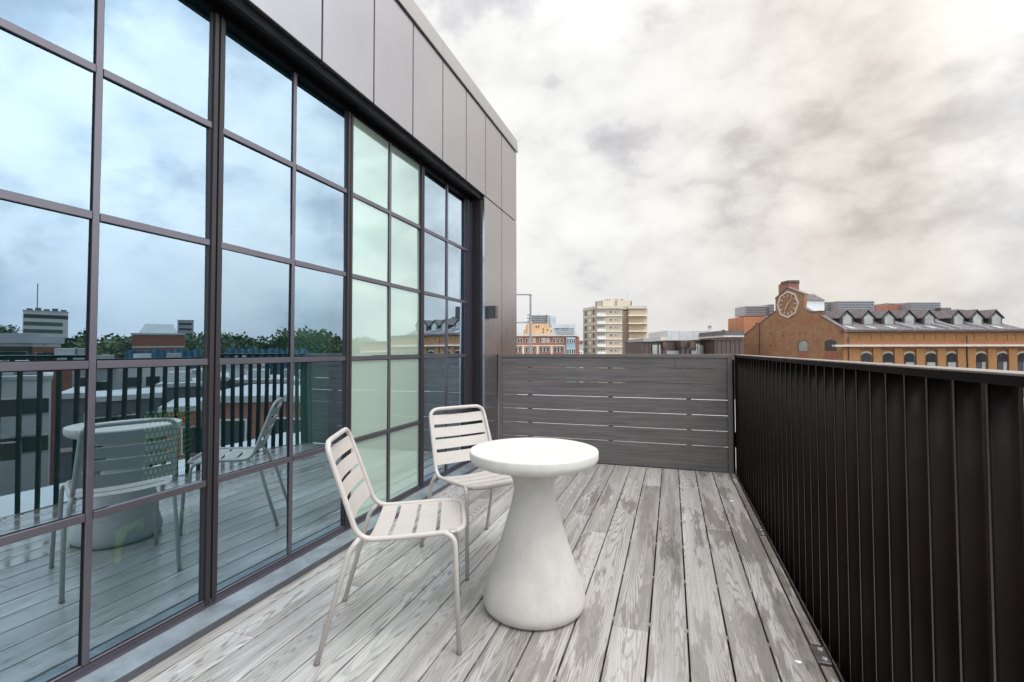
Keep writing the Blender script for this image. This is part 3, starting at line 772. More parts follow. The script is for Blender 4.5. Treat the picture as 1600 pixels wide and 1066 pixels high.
for ch_ in L_.e.children: ch_.location.z = -14
# --- white hall, dish and grey hall
Wh = FB('white_planked_hall', 1086, 85, 'long white horizontally boarded hall roof behind the brown pavilions')
Wh.box('wall', white_w, 1043.5, 1130, 516.5, 600, 0, 12, zlow=0); Wh.box('wall', brown_w, 1130, 1133.5, 515.5, 600, -.2, 12, zlow=0)
for k in range(7): Wh.box('board_joint', grey_w, 1043.5, 1129.5, 517.6+k*2, 517.85+k*2, -.03, .05)
for x in (1062, 1084.5, 1107): Wh.box('board_joint', grey_w, x, x+.3, 516.6, 533, -.035, .05)
Gh = FB('grey_flat_hall', 1148, 70, 'grey flat roofed hall with a white fascia left of the clock gable')
Gh.box('wall', dkgrey_w, 1133.5, 1163, 516.8, 524, .3, 10); Gh.box('fascia', stone_w, 1131, 1163, 524.2, 527, 0, 10); Gh.box('wall', brown_w, 1131, 1163, 527, 600, .4, 9, zlow=0)
Gl = FB('blue_grey_shed', 1018, 60, 'low blue grey shed roof between the tan tower and the white hall')
Gl.box('wall', grey_w, 1005, 1032.5, 528.8, 600, 0, 8, zlow=0); Gl.box('wall', stone_w, 1033, 1044, 526.5, 600, 2, 5, zlow=0)
Ds = FB('satellite_dish', 1109, 84, 'round satellite dish with a thin aerial on the white hall roof', 'satellite dish'); Ds.e.location.z = pix(1109, 516.5, 84).z
bm = bm_(); lathe(bm, [(0, 0), (.15, .02), (.28, .07), (.36, .13), (.345, .14), (.27, .09), (.14, .04), (0, .02)], 20)
for v in bm.verts: v.co = Matrix.Rotation(R(80), 3, 'X') @ v.co + Vector((0, 0, .5))
obj('dish', bm, grey_w, Ds.e, smooth=True)
bm = bm_(); tube(bm, [(0, .1, 0), (0, .1, .5)], .03, 8); obj('bracket', bm, galv, Ds.e)
bm = bm_(); tube(bm, [(.25, .1, 0), (.25, .1, 1.45)], .02, 8); obj('aerial', bm, galv, Ds.e)
An = empty('roof_aerial', pix(1147, 517, 72)); bm = bm_(); tube(bm, [(0, 0, 0), (0, 0, 2.1)], .02, 8); obj('mast', bm, galv, An)
for z in (1.5, 1.75, 2.0):
    bm = bm_(); tube(bm, [(-.14, -.05, z), (.14, .05, z)], .012, 6); obj('element', bm, galv, An)
tag(An, 'thin television aerial on the grey hall left of the clock gable', 'aerial')

# ------------------------------------------------------------------ brick works with the clock gable
D0 = 60.
CO = pix(1320, 548, D0); CO.z = -20
Bk = empty('clock_brickworks', CO); tag(Bk, 'long yellow brick industrial building with clock gable, slate roof, dormers and arched windows', 'building')
gd = Vector((math.sin(R(-32)), math.cos(R(-32)), 0)); gn = Vector((-gd.y, gd.x, 0))*1.0
if gn.dot(CO) > 0: gn = -gn                     # towards the terrace
def gp(px, py):                               # survey on the gable wall plane -> (u, z) from the corner foot
    d = ray(px, py); c0 = Vector((CO.x, CO.y, 0)); t = c0.dot(gn)/Vector((d.x, d.y, 0)).dot(gn)
    p = d*t; return ((Vector((p.x, p.y, 0))-c0).dot(gd), p.z+CH+20)
Z3 = Vector((0, 0, 1))
def gslab(name, mat, pix_pts, off, th, parent=Bk, uv=False, raw=None):
    pts = raw or [gp(*p) for p in pix_pts]
    bm = bm_(); slab(bm, gn*off, gd, Z3, -gn*th, pts); return obj(name, bm, mat, parent, uv=uv)
outl = [(1320, 700), (1320, 516), (1282, 493.5), (1284.5, 487), (1267, 488), (1261.5, 485), (1255.5, 481.3), (1257.3, 460.5), (1231, 450.3), (1211.6, 467), (1211.6, 487), (1201.6, 494.5), (1188, 506), (1181.5, 506), (1181.2, 509.5), (1162, 525), (1162, 700)]
gslab('gable_wall', yb, outl, 0, .5, uv=True)
# coping stones following the gable
cop = outl[1:-1]
cpts = [gp(*p) for p in cop]
for (a, b_) in zip(cpts, cpts[1:]):
    if abs(a[0]-b_[0]) < .35 and abs(a[1]-b_[1]) > .8: continue
    t_ = .13; gslab('gable_coping', slate, None, .08, .7, raw=[(a[0], a[1]+.01), (a[0], a[1]+t_), (b_[0], b_[1]+t_), (b_[0], b_[1]+.01)])
# drain pipe, holes, arched windows in the gable
for (x, y0, y1) in ((1187, 506, 700),): gslab('downpipe', slate_d, [(x-.5, y1), (x+.5, y1), (x+.5, y0), (x-.5, y0)], .08, .1)
def arch(x0, x1, ytop, ybot, rise=3, n=6):
    pts = [(x0, ybot), (x1, ybot)]
    for k in range(n+1):
        t = k/n; pts.append((x1+(x0-x1)*t, ytop+rise-(rise)*math.sin(math.pi*t)))
    return pts
for (x0, x1, yt, yb_, gm) in ((1246.5, 1262.5, 532, 549.5, win_l), (1288.5, 1307, 531, 548.5, win_d)):
    f = gslab('window', slate_d, arch(x0, x1, yt, yb_), .012, .1)
    gslab('pane', gm, arch(x0+1.8, x1-.4, yt+.8, yb_-.6), .03, .02, parent=f)
    gslab('window_infill', rb, [(x0, 562), (x1, 562), (x1, yb_), (x0, yb_)], .02, .1, uv=True)
for (x, y_) in ((1204, 522), (1223, 525), (1250, 521.5), (1204, 540)):
    gslab('wall_vent', soffit_m, [(x-.8, y_+.8), (x+.8, y_+.8), (x+.8, y_-.8), (x-.8, y_-.8)], .02, .1)
# clock
cu, cz = gp(1231.6, 476); Rk = abs(gp(1231.6, 454.6)[1]-gp(1231.6, 497.4)[1])/2
def ngon(r, n=8, ph=0): return [(cu+r*math.sin(2*math.pi*k/n+ph), cz+r*math.cos(2*math.pi*k/n+ph)) for k in range(n)]
bm = bm_(); o_ = ngon(Rk); i_ = ngon(Rk*.87)
for k in range(8):
    k2 = (k+1) % 8
    slab(bm, gn*.14, gd, Z3, -gn*.13, [o_[k], o_[k2], i_[k2], i_[k]])
Ck = obj('clock', bm, stone_w, Bk)
for k in range(12):
    a = 2*math.pi*k/12; w = .075; r0, r1 = Rk*.58, Rk*.76
    su, sz = math.sin(a), math.cos(a); pu, pz = sz, -su
    gslab('hour_marker', stone_w, None, .10, .09, parent=Ck, raw=[(cu+r0*su-w*.6*pu, cz+r0*sz-w*.6*pz), (cu+r0*su+w*.6*pu, cz+r0*sz+w*.6*pz), (cu+r1*su+w*1.3*pu, cz+r1*sz+w*1.3*pz), (cu+r1*su-w*1.3*pu, cz+r1*sz-w*1.3*pz)])
for (hr_, ln, w) in ((1.55, .66, .06), (7.0, .46, .085)):
    a = -2*math.pi*hr_/12; su, sz = math.sin(a), math.cos(a); pu, pz = sz, -su   # gable axis runs right to left as seen
    gslab('hand', stone_w, None, .17+.03*(hr_ > 3), .03, parent=Ck, raw=[(cu-.12*Rk*su-w*pu, cz-.12*Rk*sz-w*pz), (cu-.12*Rk*su+w*pu, cz-.12*Rk*sz+w*pz), (cu+ln*Rk*su+w*.7*pu, cz+ln*Rk*sz+w*.7*pz), (cu+ln*Rk*su-w*.7*pu, cz+ln*Rk*sz-w*.7*pz)])
# facade in frontal coordinates
class FD(FB):
    def __init__(s): s.D = D0; s.O = CO; s.e = Bk; s.a0 = Vector((CO.x, CO.y, 0)).dot(hr)
Fd = FD()
Fd.box('facade_wall', yb2, 1320.2, 1760, 517, 700, .25, .5, zlow=0, uv=True)
XW = [1354, 1388, 1421.5, 1455, 1487.5, 1533.5, 1567, 1598.5, 1630, 1662, 1694, 1726]
for x in (1324, 1337, 1371, 1404.5, 1438.5, 1471.5, 1503, 1518, 1550.5, 1583, 1614.5, 1646.5, 1678.5):
    Fd.box('pilaster', yb2, x-6.5, x+6.5, 544.5, 700, .0, .25, zlow=0, uv=True)
Fd.box('frieze', yb2, 1320.2, 1760, 541.4, 544.4, .02, .23, uv=True)
Fd.box('cornice', stone_w, 1305.5, 1760, 538.4, 541.4, -.42, .66)
Fd.box('parapet_band', rb, 1321, 1760, 535.6, 538.3, -.1, .34, uv=True)
Fd.box('eaves', slate, 1319, 1760, 516, 517.8, -.25, .9)
for x in XW:
    for (p, q, r_, s_) in ((x-9.5, x+9.5, 521, 522.3), (x-9.5, x-8.5, 522.3, 531), (x+8.5, x+9.5, 522.3, 531)):
        Fd.box('panel_surround', yb, p, q, r_, s_, .18, .06)
    bm = bm_(); O = Vector((0, 0, 0))
    def fpt(px, py, d): p = pix(px, py, D0+d); return Vector((p.x-CO.x, p.y-CO.y, p.z+20))
    def fpoly(name, mat, pts, d, th, parent=Bk):
        bm = bm_(); a_ = [bm.verts.new(fpt(*p, d)) for p in pts]; c_ = [bm.verts.new(fpt(*p, d)+hf*th) for p in pts]
        n = len(pts); bm.faces.new(a_); bm.faces.new(c_[::-1])
        for i in range(n): bm.faces.new((a_[(i+1) % n], a_[i], c_[i], c_[(i+1) % n]))
        bmesh.ops.recalc_face_normals(bm, faces=bm.faces[:]); return obj(name, bm, mat, parent)
    fpoly('window_arch', tan_b, arch(x-9, x+9, 549, 556, 3.2), .20, .04)
    f = fpoly('window', slate_d, arch(x-7.6, x+7.6, 551.4, 590, 2.8), .17, .03)
    fpoly('pane', win_d, arch(x-6.6, x+6.6, 552.4, 566, 2.4), .14, .02, parent=f)
    fpoly('pane', win_l, [(x-6.2, 588), (x+6.2, 588), (x+6.2, 566.3), (x-6.2, 566.3)] if x < 1500 else [(x+1, 588), (x+6.2, 588), (x+6.2, 565.3), (x+1, 565.3)], .14, .02, parent=f)
    for k in range(5): Fd.box('dentil', rb, x-9+k*4, x-7.6+k*4, 543.6, 546.5, .05, .2)
for x in (1326.5, 1512): Fd.box('downpipe', slate_d, x-.5, x+.5, 524 if x > 1400 else 526, 700, -.12, .1, zlow=0)
# slate roof : front slope, hipped right end
def P3(px, py, d): return fpt(px, py, d)
bm = bm_()
rz = P3(1400, 486.5, 6.5).z; ez = P3(1400, 516.2, 0).z
def at_(a, d, z): v = hr*a+hf*d; return bm.verts.new((v.x, v.y, z))
aR = pix(1600, 548, D0).dot(hr)-Fd.a0
a9 = pix(1760, 548, D0).dot(hr)-Fd.a0
ev0, ev1 = at_(.5, -.2, ez+.05), at_(a9, -.2, ez+.05)
r0, r1 = at_(-1.1, 6.5, rz), at_(aR-3.1, 6.5, rz); r2 = at_(aR+.6, 6.5, ez+.3); r3 = at_(a9, 6.5, ez+.3)
bk0, bk1 = at_(-2.9, 14, ez), at_(a9, 14, ez)
bm.faces.new((ev0, ev1, r3, r2, r1, r0)) if False else None
e1 = at_(aR+.4, -.2, ez+.05)
bm.faces.new((ev0, e1, r1, r0)); bm.faces.new((r0, r1, bk1, bk0)); bm.faces.new((e1, bk1, r1))
obj('roof', bm, slate, Bk)
Fd.box('flat_roof', slate, 1601, 1760, 515.5, 517, .2, 12)
# rooflights and glazing bars on the slope
sl = Vector((0, 0, 1))
def on_roof(a, t): v = hr*a+hf*(-.2+6.7*t); return Vector((v.x, v.y, ez+.05+(rz-ez-.05)*t))
def roofstrip(name, mat, p0, p1, w, h):
    a_, b_ = on_roof(*p0)+Vector((0, 0, .02)), on_roof(*p1)+Vector((0, 0, .02)); bm = bm_()
    vs = [bm.verts.new(q) for q in (a_, a_+hr*w, b_+hr*w, b_)]+[bm.verts.new(q+Vector((0, 0, h))) for q in (a_, a_+hr*w, b_+hr*w, b_)]
    for q in ((3, 2, 1, 0), (4, 5, 6, 7), (0, 1, 5, 4), (1, 2, 6, 5), (2, 3, 7, 6), (3, 0, 4, 7)): bm.faces.new([vs[i] for i in q])
    obj(name, bm, mat, Bk)
DX = [1323, 1356, 1388, 1420, 1451, 1496.5, 1526, 1555.5]
for x in DX:
    a = pix(x+9, 548, D0).dot(hr)-Fd.a0
    if x not in (1496.5, 1526): roofstrip('rooflight', win_l, (a-.1, .05), (a-.45, .17), .75, .06)
for (x, L) in ((1405, 1), (1460, 1), (1477, 1), (1520, .7), (1413, .7)):
    a = pix(x+24, 548, D0).dot(hr)-Fd.a0; roofstrip('roof_bar', louvre_m, (a, .03), (a-2.6*L, .62*L), .22, .22)
# dormers
for x in DX:
    d0_ = 1.6; c_ = Vector((*(fpt(x, 500, d0_).xy), 0)); hw = 12.*(D0+d0_)/F
    zb, ze_, zp = fpt(x, 508.2, d0_).z, fpt(x, 496.5, d0_).z, fpt(x, 484.8, d0_).z
    bm = bm_(); pts = [(-hw*.86, zb-1.4), (hw*.86, zb-1.4), (hw*.86, ze_), (0, zp-.18), (-hw*.86, ze_)]
    slab(bm, c_, hr, Z3, hf*4.4, pts); dm = obj('dormer', bm, slate_d, Bk)
    bm = bm_()
    for s in (-1, 1):
        A_ = [c_+hr*(s*hw*1.08)+Z3*(ze_-.12)-hf*.15, c_+Z3*(zp)-hf*.15, c_+Z3*zp+hf*5.2, c_+hr*(s*hw*1.08)+Z3*(ze_-.12)+hf*5.2]
        lo2 = [bm.verts.new(q) for q in A_]; hi2 = [bm.verts.new(q+Z3*.12) for q in A_]
        bm.faces.new(lo2[::-1]); bm.faces.new(hi2)
        for i in range(4): bm.faces.new((lo2[i], lo2[(i+1) % 4], hi2[(i+1) % 4], hi2[i]))
    bmesh.ops.recalc_face_normals(bm, faces=bm.faces[:]); obj('dormer_roof', bm, slate, dm)
    bm = bm_(); slab(bm, c_-hf*.08, hr, Z3, hf*.06, [(-hw*.68, zb+.0), (hw*.68, zb+.0), (hw*.68, ze_+.05), (0, zp-.32), (-hw*.68, ze_+.05)]); wf = obj('dormer_frame', bm, slate, dm)
    bm = bm_(); slab(bm, c_-hf*.11, hr, Z3, hf*.02, [(-hw*.54, zb+.08), (hw*.54, zb+.08), (hw*.54, ze_+.02), (0, zp-.52), (-hw*.54, ze_+.02)]); obj('dormer_pane', bm, win_l, dm)
# lift tower, chimney, louvred plant
Fd.box('chimney', cb, 1234.5, 1250.5, 441, 700, 17, 3, zlow=8, uv=True)
g = bm_(); q = [pix(1222.5, 548, D0+19), pix(1234.5, 548, D0+17), pix(1234.6, 548, D0+19.9), pix(1224, 548, D0+20)]
prism(g, [(p.x-CO.x, p.y-CO.y) for p in q], 8, pix(1234, 441, D0+17).z+20); obj('chimney', g, cb, Bk, uv=True)
g = bm_(); q = [pix(1221.6, 548, D0+18.9), pix(1234.2, 548, D0+16.7), pix(1251.3, 548, D0+16.7), pix(1251, 548, D0+20.2), pix(1222.5, 548, D0+20.2)]
zc_ = pix(1234, 441, D0+17).z+20; prism(g, [(p.x-CO.x, p.y-CO.y) for p in q], zc_, zc_+.28); obj('chimney_cap', g, slate, Bk)
Fd.box('lift_tower', white_w, 1257.5, 1289.5, 469, 486, 13, 4.5, zlow=18)
g = bm_()
q = [fpt(1257, 468.8, 12.8), fpt(1290.3, 469.6, 12.8), fpt(1290.3, 469.6, 12.8)+hf*5, fpt(1257, 468.8, 12.8)+hf*5]
tp = [fpt(1258, 459.5, 14.5), fpt(1271, 459.3, 14.5), fpt(1271, 459.3, 14.5)+hf*1.2, fpt(1258, 459.5, 14.5)+hf*1.2]
q = [g.verts.new(p) for p in q]; tp = [g.verts.new(p) for p in tp]
g.faces.new(q[::-1]); g.faces.new(tp)
for i in range(4): g.faces.new((q[i], q[(i+1) % 4], tp[(i+1) % 4], tp[i]))
obj('lift_tower_roof', g, slate, Bk)
Fd.box('rear_wall', ob, 1163, 1210, 495, 700, 22, 6, zlow=5, uv=True)
def louvres(x0, x1, y0, y1, d, n, lab=None):
    b_ = Fd.box('plant_screen', louvre_m, x0, x1, y0, y1, d, 4)
    for k in range(n):
        yy = y0+1.2+k*(y1-y0-1.4)/n
        Fd.box('louvre', louvre_d, x0+.6, x1-.6, yy, yy+.45*(y1-y0)/n, d-.06, .05, parent=b_)
louvres(1166, 1204, 478.5, 493.5, 24, 5); louvres(1204.4, 1211, 475.5, 493, 23.5, 4)
louvres(1290, 1310.5, 471.5, 487, 18, 4); louvres(1311, 1368, 470.5, 487, 16, 4)
Fd.box('rear_wall', rb, 1370, 1423.5, 477, 487, 20, 5, uv=True); louvres(1390, 1423.5, 473.5, 477, 21.5, 1); louvres(1424, 1472, 472.5, 487, 18, 4)
Fd.box('rear_wall', slate, 1472, 1488, 481, 488, 17, 5); Fd.box('rear_wall', slate, 1488, 1510, 484, 488, 16, 5)
Fd.box('body', yb, 1335, 1700, 519, 700, 1.2, 12, zlow=0)
# closing volume behind the gable
g = bm_(); q = [Vector((0, 0, 0))-gn*.55+gd*.6, gd*(gp(1163, 540)[0])-gn*.55, gd*(gp(1163, 540)[0])-gn*10, Vector((0, 0, 0))-gn*10]
q = [(p.x, p.y) for p in q]; prism(g, q[::-1], 0, gp(1200, 517)[1]-.6); obj('body', g, yb, Bk)

# ------------------------------------------------------------------ town to the right (seen in the mirror glass)
class MB:                                     # rectangular building by heading / distance
    def __init__(s, name, h, dist, w, dep, ztop, wall, label, rot=None, cat='building', group=None, roof=None, zb=-20, par=True):
        p = hd(h, dist); s.w, s.dep = w, dep; rz_ = R(-h) if rot is None else rot
        s.e = empty(name, (p.x, p.y, zb), rz_); s.H = ztop-zb; tag(s.e, label, cat, group)
        bm = bm_(); box(bm, -w/2, w/2, 0, dep, 0, s.H); obj('wall', bm, wall, s.e, uv=True)
        if par:
            bm = bm_(); box(bm, -w/2-.15, w/2+.15, -.15, dep+.15, s.H+.003, s.H+.3); obj('roof', bm, roof or membrane, s.e)
    def b(s, name, mat, x0, x1, z0, z1, y0=-.08, y1=-.005, parent=None, uv=False):      # z measured down from the roof
        bm = bm_(); box(bm, x0, x1, y0, y1, s.H-z1, s.H-z0); return obj(name, bm, mat, parent or s.e, uv=uv)
    def windows(s, n, rows, ww, wh, z0, dz, mat=win_d, margin=1.):
        for r_ in range(rows):
            for k in range(n):
                x = -s.w/2+margin+(s.w-2*margin-ww)*k/max(1, n-1)
                f = s.b('window', frame_w, x-.08, x+ww+.08, z0+r_*dz-.08, z0+r_*dz+wh+.08); s.b('pane', mat, x, x+ww, z0+r_*dz, z0+r_*dz+wh, -.11, -.081, parent=f)
    def gable(s, mat, rise=3):
        bm = bm_(); w, d, h = s.w/2+.3, s.dep, s.H
        vs = [bm.verts.new(p) for p in ((-w, -.3, h), (w, -.3, h), (w, d+.3, h), (-w, d+.3, h), (-w, d/2, h+rise), (w, d/2, h+rise))]
        for q in ((0, 1, 5, 4), (2, 3, 4, 5), (0, 4, 3), (1, 2, 5), (3, 2, 1, 0)): bm.faces.new([vs[i] for i in q])
        obj('roof', bm, mat, s.e)
def H(px, py=548): return mref(px, py)
def span(x0, x1, dist): return 2*dist*math.tan(R(abs(H(x0)[0]-H(x1)[0])/2))
def zt_(px, py, dist): h, el = mref(px, py); return CH+dist*math.tan(R(el))
def mid_(x0, x1): return (H(x0)[0]+H(x1)[0])/2
# white striped office
d_ = 210; o = MB('office_block', mid_(66, 133), d_, span(66, 133, d_), 14, zt_(100, 491, d_), white_w, 'white office slab with dark strip windows and a roof mast, mirrored in the glazing')
for k in range(9): o.b('window_band', dkgrey_w if k else slate_d, -o.w/2+(.0 if k == 0 else 1.2), o.w/2-.2, 1.0+k*2.35, 2.2+k*2.35)
bm = bm_(); tube(bm, [(2, 5, o.H), (2, 5, o.H+9)], .14, 8); obj('mast', bm, galv, o.e)
for k in range(5): bm = bm_(); box(bm, -o.w/2+.3+k*o.w/5.2, -o.w/2+.3+(k+.7)*o.w/5.2, 3, 6, o.H+.3, o.H+1+.3*(k % 2)); obj('plant_unit', bm, slate, o.e)
# dark slate roofed houses
for i, (x0, x1, yt, dist, wall, lab) in enumerate(((-60, 45, 529, 75, brown_w, 'brown walled hall with a long slate roof, far left in the mirror glass'),
        (28, 105, 525, 90, brown_w, 'broad dark slate roof below the white office slab'), (100, 142, 530, 82, rb, 'short slate roofed brick house right of the broad dark roof'))):
    o = MB('slate_roofed_hall', mid_(x0, x1), dist, span(x0, x1, dist), 12, zt_((x0+x1)/2, 541, dist), wall, lab, group='slate roofed halls in the mirror glass', par=False)
    o.gable(slate_d, zt_((x0+x1)/2, yt, dist+6)-zt_((x0+x1)/2, 541, dist)); o.b('fascia', white_w, -o.w/2, o.w/2, .0, .45); o.windows(8, 1, 1.2, 1.4, 1.2, 3)
# brick block with white roof
d_ = 95; o = MB('brick_warehouse', mid_(215, 302), d_, span(215, 302, d_), 16, zt_(258, 516, d_), rb, 'red brown brick warehouse with pale bands and a white roof, mirrored in the glazing')
for z in (1.9, 3.1): o.b('stone_band', stone_w, -o.w/2, o.w/2, z, z+.3)
bm = bm_(); w_ = o.w/2
vs = [bm.verts.new(p) for p in ((-w_*.72, 1, o.H+.3), (w_*.8, 1, o.H+.3), (w_*.8, 12, o.H+.3), (-w_*.72, 12, o.H+.3), (-w_*.5, 4, o.H+2.1), (w_*.6, 4, o.H+2.1), (w_*.6, 9, o.H+2.1), (-w_*.5, 9, o.H+2.1))]
for q in ((0, 1, 5, 4), (1, 2, 6, 5), (2, 3, 7, 6), (3, 0, 4, 7), (4, 5, 6, 7)): bm.faces.new([vs[i] for i in q])
obj('upper_roof', bm, membrane, o.e); o.windows(6, 1, 1.1, 1.3, 5.0, 3)
# blue hoarding in scalloped sheeting
d_ = 80; hp = mid_(210, 335); p = hd(hp, d_); e = empty('blue_hoarding', (p.x, p.y, -20), R(-hp)); w_ = span(210, 335, d_)/2
bm = bm_(); n = 60; z1 = zt_(258, 541, d_)+20; pv = None
for k in range(n+1):
    x = -w_+2*w_*k/n; zz = z1+.22*math.sin(k*.55)*math.sin(k*.21)+random.uniform(-.05, .05); yy = .25*math.sin(k*1.1)
    c_ = [bm.verts.new(q) for q in ((x, yy, 8), (x, yy, zz), (x, yy+.2, zz), (x, yy+.2, 8))]
    if pv:
        for q in range(4): bm.faces.new((pv[q], c_[q], c_[(q+1) % 4], pv[(q+1) % 4]))
    pv = c_
bmesh.ops.recalc_face_normals(bm, faces=bm.faces[:]); obj('sheeting', bm, blue_h, e)
for k in range(7): bm = bm_(); tube(bm, [(-w_+k*w_/3, .5, 0), (-w_+k*w_/3, .5, z1-.3)], .08, 8); obj('post', bm, galv, e)
tag(e, 'blue scaffold sheeting hung in front of the brick warehouse, mirrored in the glazing', 'hoarding')
d_ = 78; hp = mid_(370, 530); p = hd(hp, d_); e2 = copy_tree(e); e2.location = (p.x, p.y, -20.6); e2.rotation_euler.z = R(-hp)
tag(e2, 'second run of blue scaffold sheeting below the mirrored trees', 'hoarding')
# small far towers
d_ = 420; o = MB('far_tower', mid_(268, 296), d_, span(268, 296, d_), 16, zt_(282, 492.5, d_), grey_w, 'square grey tower far behind the warehouse roof in the mirror glass'); o.windows(5, 6, 2.4, 1.6, 2, 4)
d_ = 480; o = MB('far_tower', mid_(320, 333), d_, span(320, 333, d_), 16, zt_(326, 506, d_), dkgrey_w, 'low dark tower right of the square grey tower in the mirror glass'); o.windows(4, 3, 2.4, 1.6, 2, 4)
# white flat roofed blocks below the rail
spec = [(-50, 0, 578, 30, white_w, 'white rendered block at the left edge of the mirror glass'),
        (2, 50, 592, 42, white_w, 'tall white rendered stair block seen between the mirrored fins'),
        (52, 130, 594, 48, white_w, 'long white rendered wall with a dark window beside the stair block'),
        (150, 215, 566, 60, grey_w, 'grey flat roofed block below the brick warehouse'),
        (205, 330, 562, 66, white_w, 'low white flat roofed block in front of the blue sheeting'),
        (330, 470, 575, 62, white_w, 'white block below the blue sheeting in the second bay mirror'),
        (300, 430, 600, 40, dkgrey_w, 'dark grey plant building behind the mirrored balustrade'),
        (430, 560, 600, 44, grey_w, 'mid grey workshop behind the mirrored balustrade')]
for i, (x0, x1, yt, dist, wall, lab) in enumerate(spec):
    o = MB('flat_roofed_block', mid_(x0, x1), dist, span(x0, x1, dist)*.96, 9, zt_((x0+x1)/2, yt, dist), wall, lab, group='flat roofed blocks right of the terrace')
    o.windows(3, 2, 1.3, 1.1, 1.4, 2.8, margin=1.2)
    for k in range(2):
        bm = bm_(); x = -o.w/3+k*o.w/2.2; box(bm, x, x+1.6, 2, 4, o.H+.3, o.H+1.1, bev=.05); obj('plant_unit', bm, [galv, membrane][k], o.e)
spec = [(330, 470, 640, 30, 'brick workshop with white sills close below the balustrade'), (470, 640, 628, 34, 'second red brick workshop, further towards the clock building'),
        (170, 320, 622, 32, 'dark grey yard building below the mirrored table')]
for i, (x0, x1, yt, dist, lab) in enumerate(spec):
    o = MB('brick_workshop', mid_(x0, x1), dist, span(x0, x1, dist), 6, zt_((x0+x1)/2, yt, dist), [rb, rb, dkgrey_w][i], lab, group='brick workshops below the terrace')
    o.windows(5, 2, 1.0, 1.4, .9, 3.0); o.b('stone_band', stone_w, -o.w/2, o.w/2, 2.6, 2.8)
o = MB('tall_brick_block', 29.5, 22, 12, 8, -1.2, rb, 'red brick block directly below the right end of the balustrade'); o.windows(5, 3, 1.0, 1.5, .8, 3.0); o.b('stone_band', stone_w, -6, 6, 2.6, 2.85)
# further blocks filling the town
rr = random.Random(21)
kinds = [('white', white_w), ('grey', grey_w), ('red brick', rb), ('cream', cream_w), ('dark grey', dkgrey_w), ('orange brick', ob)]
for i in range(14):
    h = 20+i*3.6; dist = [150, 190, 170, 230][i % 4]; nm, mt_ = kinds[i % 6]
    o = MB('town_building', h, dist, rr.uniform(10, 18), 12, rr.uniform(-1.5, 2.2)-(.5 if dist < 180 else 0), mt_, '%s town building %s in the skyline' % (nm, ['just past the clock building', 'beyond the dark roofs', 'between two trees', 'with a pitched slate roof', 'near the tree line', 'on the far hillside', 'behind the workshops', 'left of the warehouse', 'behind the warehouse', 'under the grey tower', 'beside the office slab', 'in front of the office slab', 'past the office slab', 'at the far right end'][i]), group='town buildings in the skyline', par=(i % 4 != 3))
    if i % 4 == 3: o.gable(slate, 2.5)
    o.windows(5, 2, 1.2, 1.4, 1.2, 3.0)

# ------------------------------------------------------------------ trees
def crown_mesh(name, seed, blobs, leafmat, n=2600, size=.55):
    rr = random.Random(seed); bm = bm_(); up_ = Vector((0, 0, 1))
    tot = sum(b_[3]**2 for b_ in blobs)
    for (bx, by, bz, br_) in blobs:
        for _ in range(int(n*br_**2/tot)):
            d = Vector((rr.gauss(0, 1), rr.gauss(0, 1), rr.gauss(0, 1))).normalized()
            c_ = Vector((bx, by, bz))+Vector((d.x, d.y, d.z*.85))*br_*(rr.random()**.35)*rr.uniform(.85, 1.08)
            u_ = Vector((rr.gauss(0, 1), rr.gauss(0, 1), rr.gauss(0, 1))).normalized(); v_ = u_.orthogonal().normalized(); s = size*rr.uniform(.5, 1.2)
            bm.faces.new([bm.verts.new(c_+u_*s*a_+v_*s*b2*.7) for a_, b2 in ((-.5, -.3), (.1, -.5), (.5, .1), (-.1, .5))])
    me = bpy.data.meshes.new(name); bm.to_mesh(me); bm.free(); me.materials.append(leafmat); return me
def trunk_mesh():
    bm = bm_(); tube(bm, [(0, 0, 0), (.1, 0, 3), (0, .15, 6.5), (.1, .1, 10)], .42, 10, r_end=.16)
    for k in range(6):
        a = k*1.05; z = 4.5+k*.7; tube(bm, [(0, 0, z), (1.2*math.cos(a), 1.2*math.sin(a), z+1.2), (2.6*math.cos(a), 2.6*math.sin(a), z+2.8)], .14, 7, r_end=.04)
    me = bpy.data.meshes.new('trunk'); bm.to_mesh(me); bm.free(); me.materials.append(bark); return me
TM = trunk_mesh()
CM = []
for s in range(3):
    rr = random.Random(50+s)
    bl = [(0, 0, 10, 3.4)]+[(rr.uniform(-3.2, 3.2), rr.uniform(-3, 3), rr.uniform(7, 12.2), rr.uniform(1.3, 2.4)) for _ in range(11)]
    CM.append(crown_mesh('crown', s, bl, [green_leaf, green_leaf2, green_leaf][s], 5200, .5))
tl = [(180, 505, 150, 'tall dark tree left of the brick warehouse in the mirror glass'), (196, 515, 120, 'round green tree touching the brick warehouse'), (166, 522, 170, 'small pale tree between the office slab and the warehouse'),
      (312, 503, 190, 'dark tree right of the warehouse roof'), (346, 520, 130, 'low bushy tree at the left of the second bay'), (380, 518, 150, 'broad rounded tree in the middle of the second bay mirror'), (404, 521, 140, 'dense tree right of the broad rounded tree'),
      (432, 524, 150, 'light green tree near the dark mullion'), (462, 521, 130, 'tree beside the thin mullion of the second bay'), (486, 517, 120, 'light green tree above the blue sheeting'), (512, 514, 118, 'tall light tree left of the frosted bay'),
      (535, 518, 130, 'tree at the edge of the frosted bay mirror'), (560, 515, 125, 'wide tree mirrored in the frosted panes'), (590, 520, 140, 'tree mirrored in the middle of the frosted bay'), (622, 524, 150, 'tree mirrored in the right frosted panes'), (20, 522, 200, 'tree above the slate hall roof at the left edge'), (36, 507, 330, 'lone distant tree on the left skyline')]
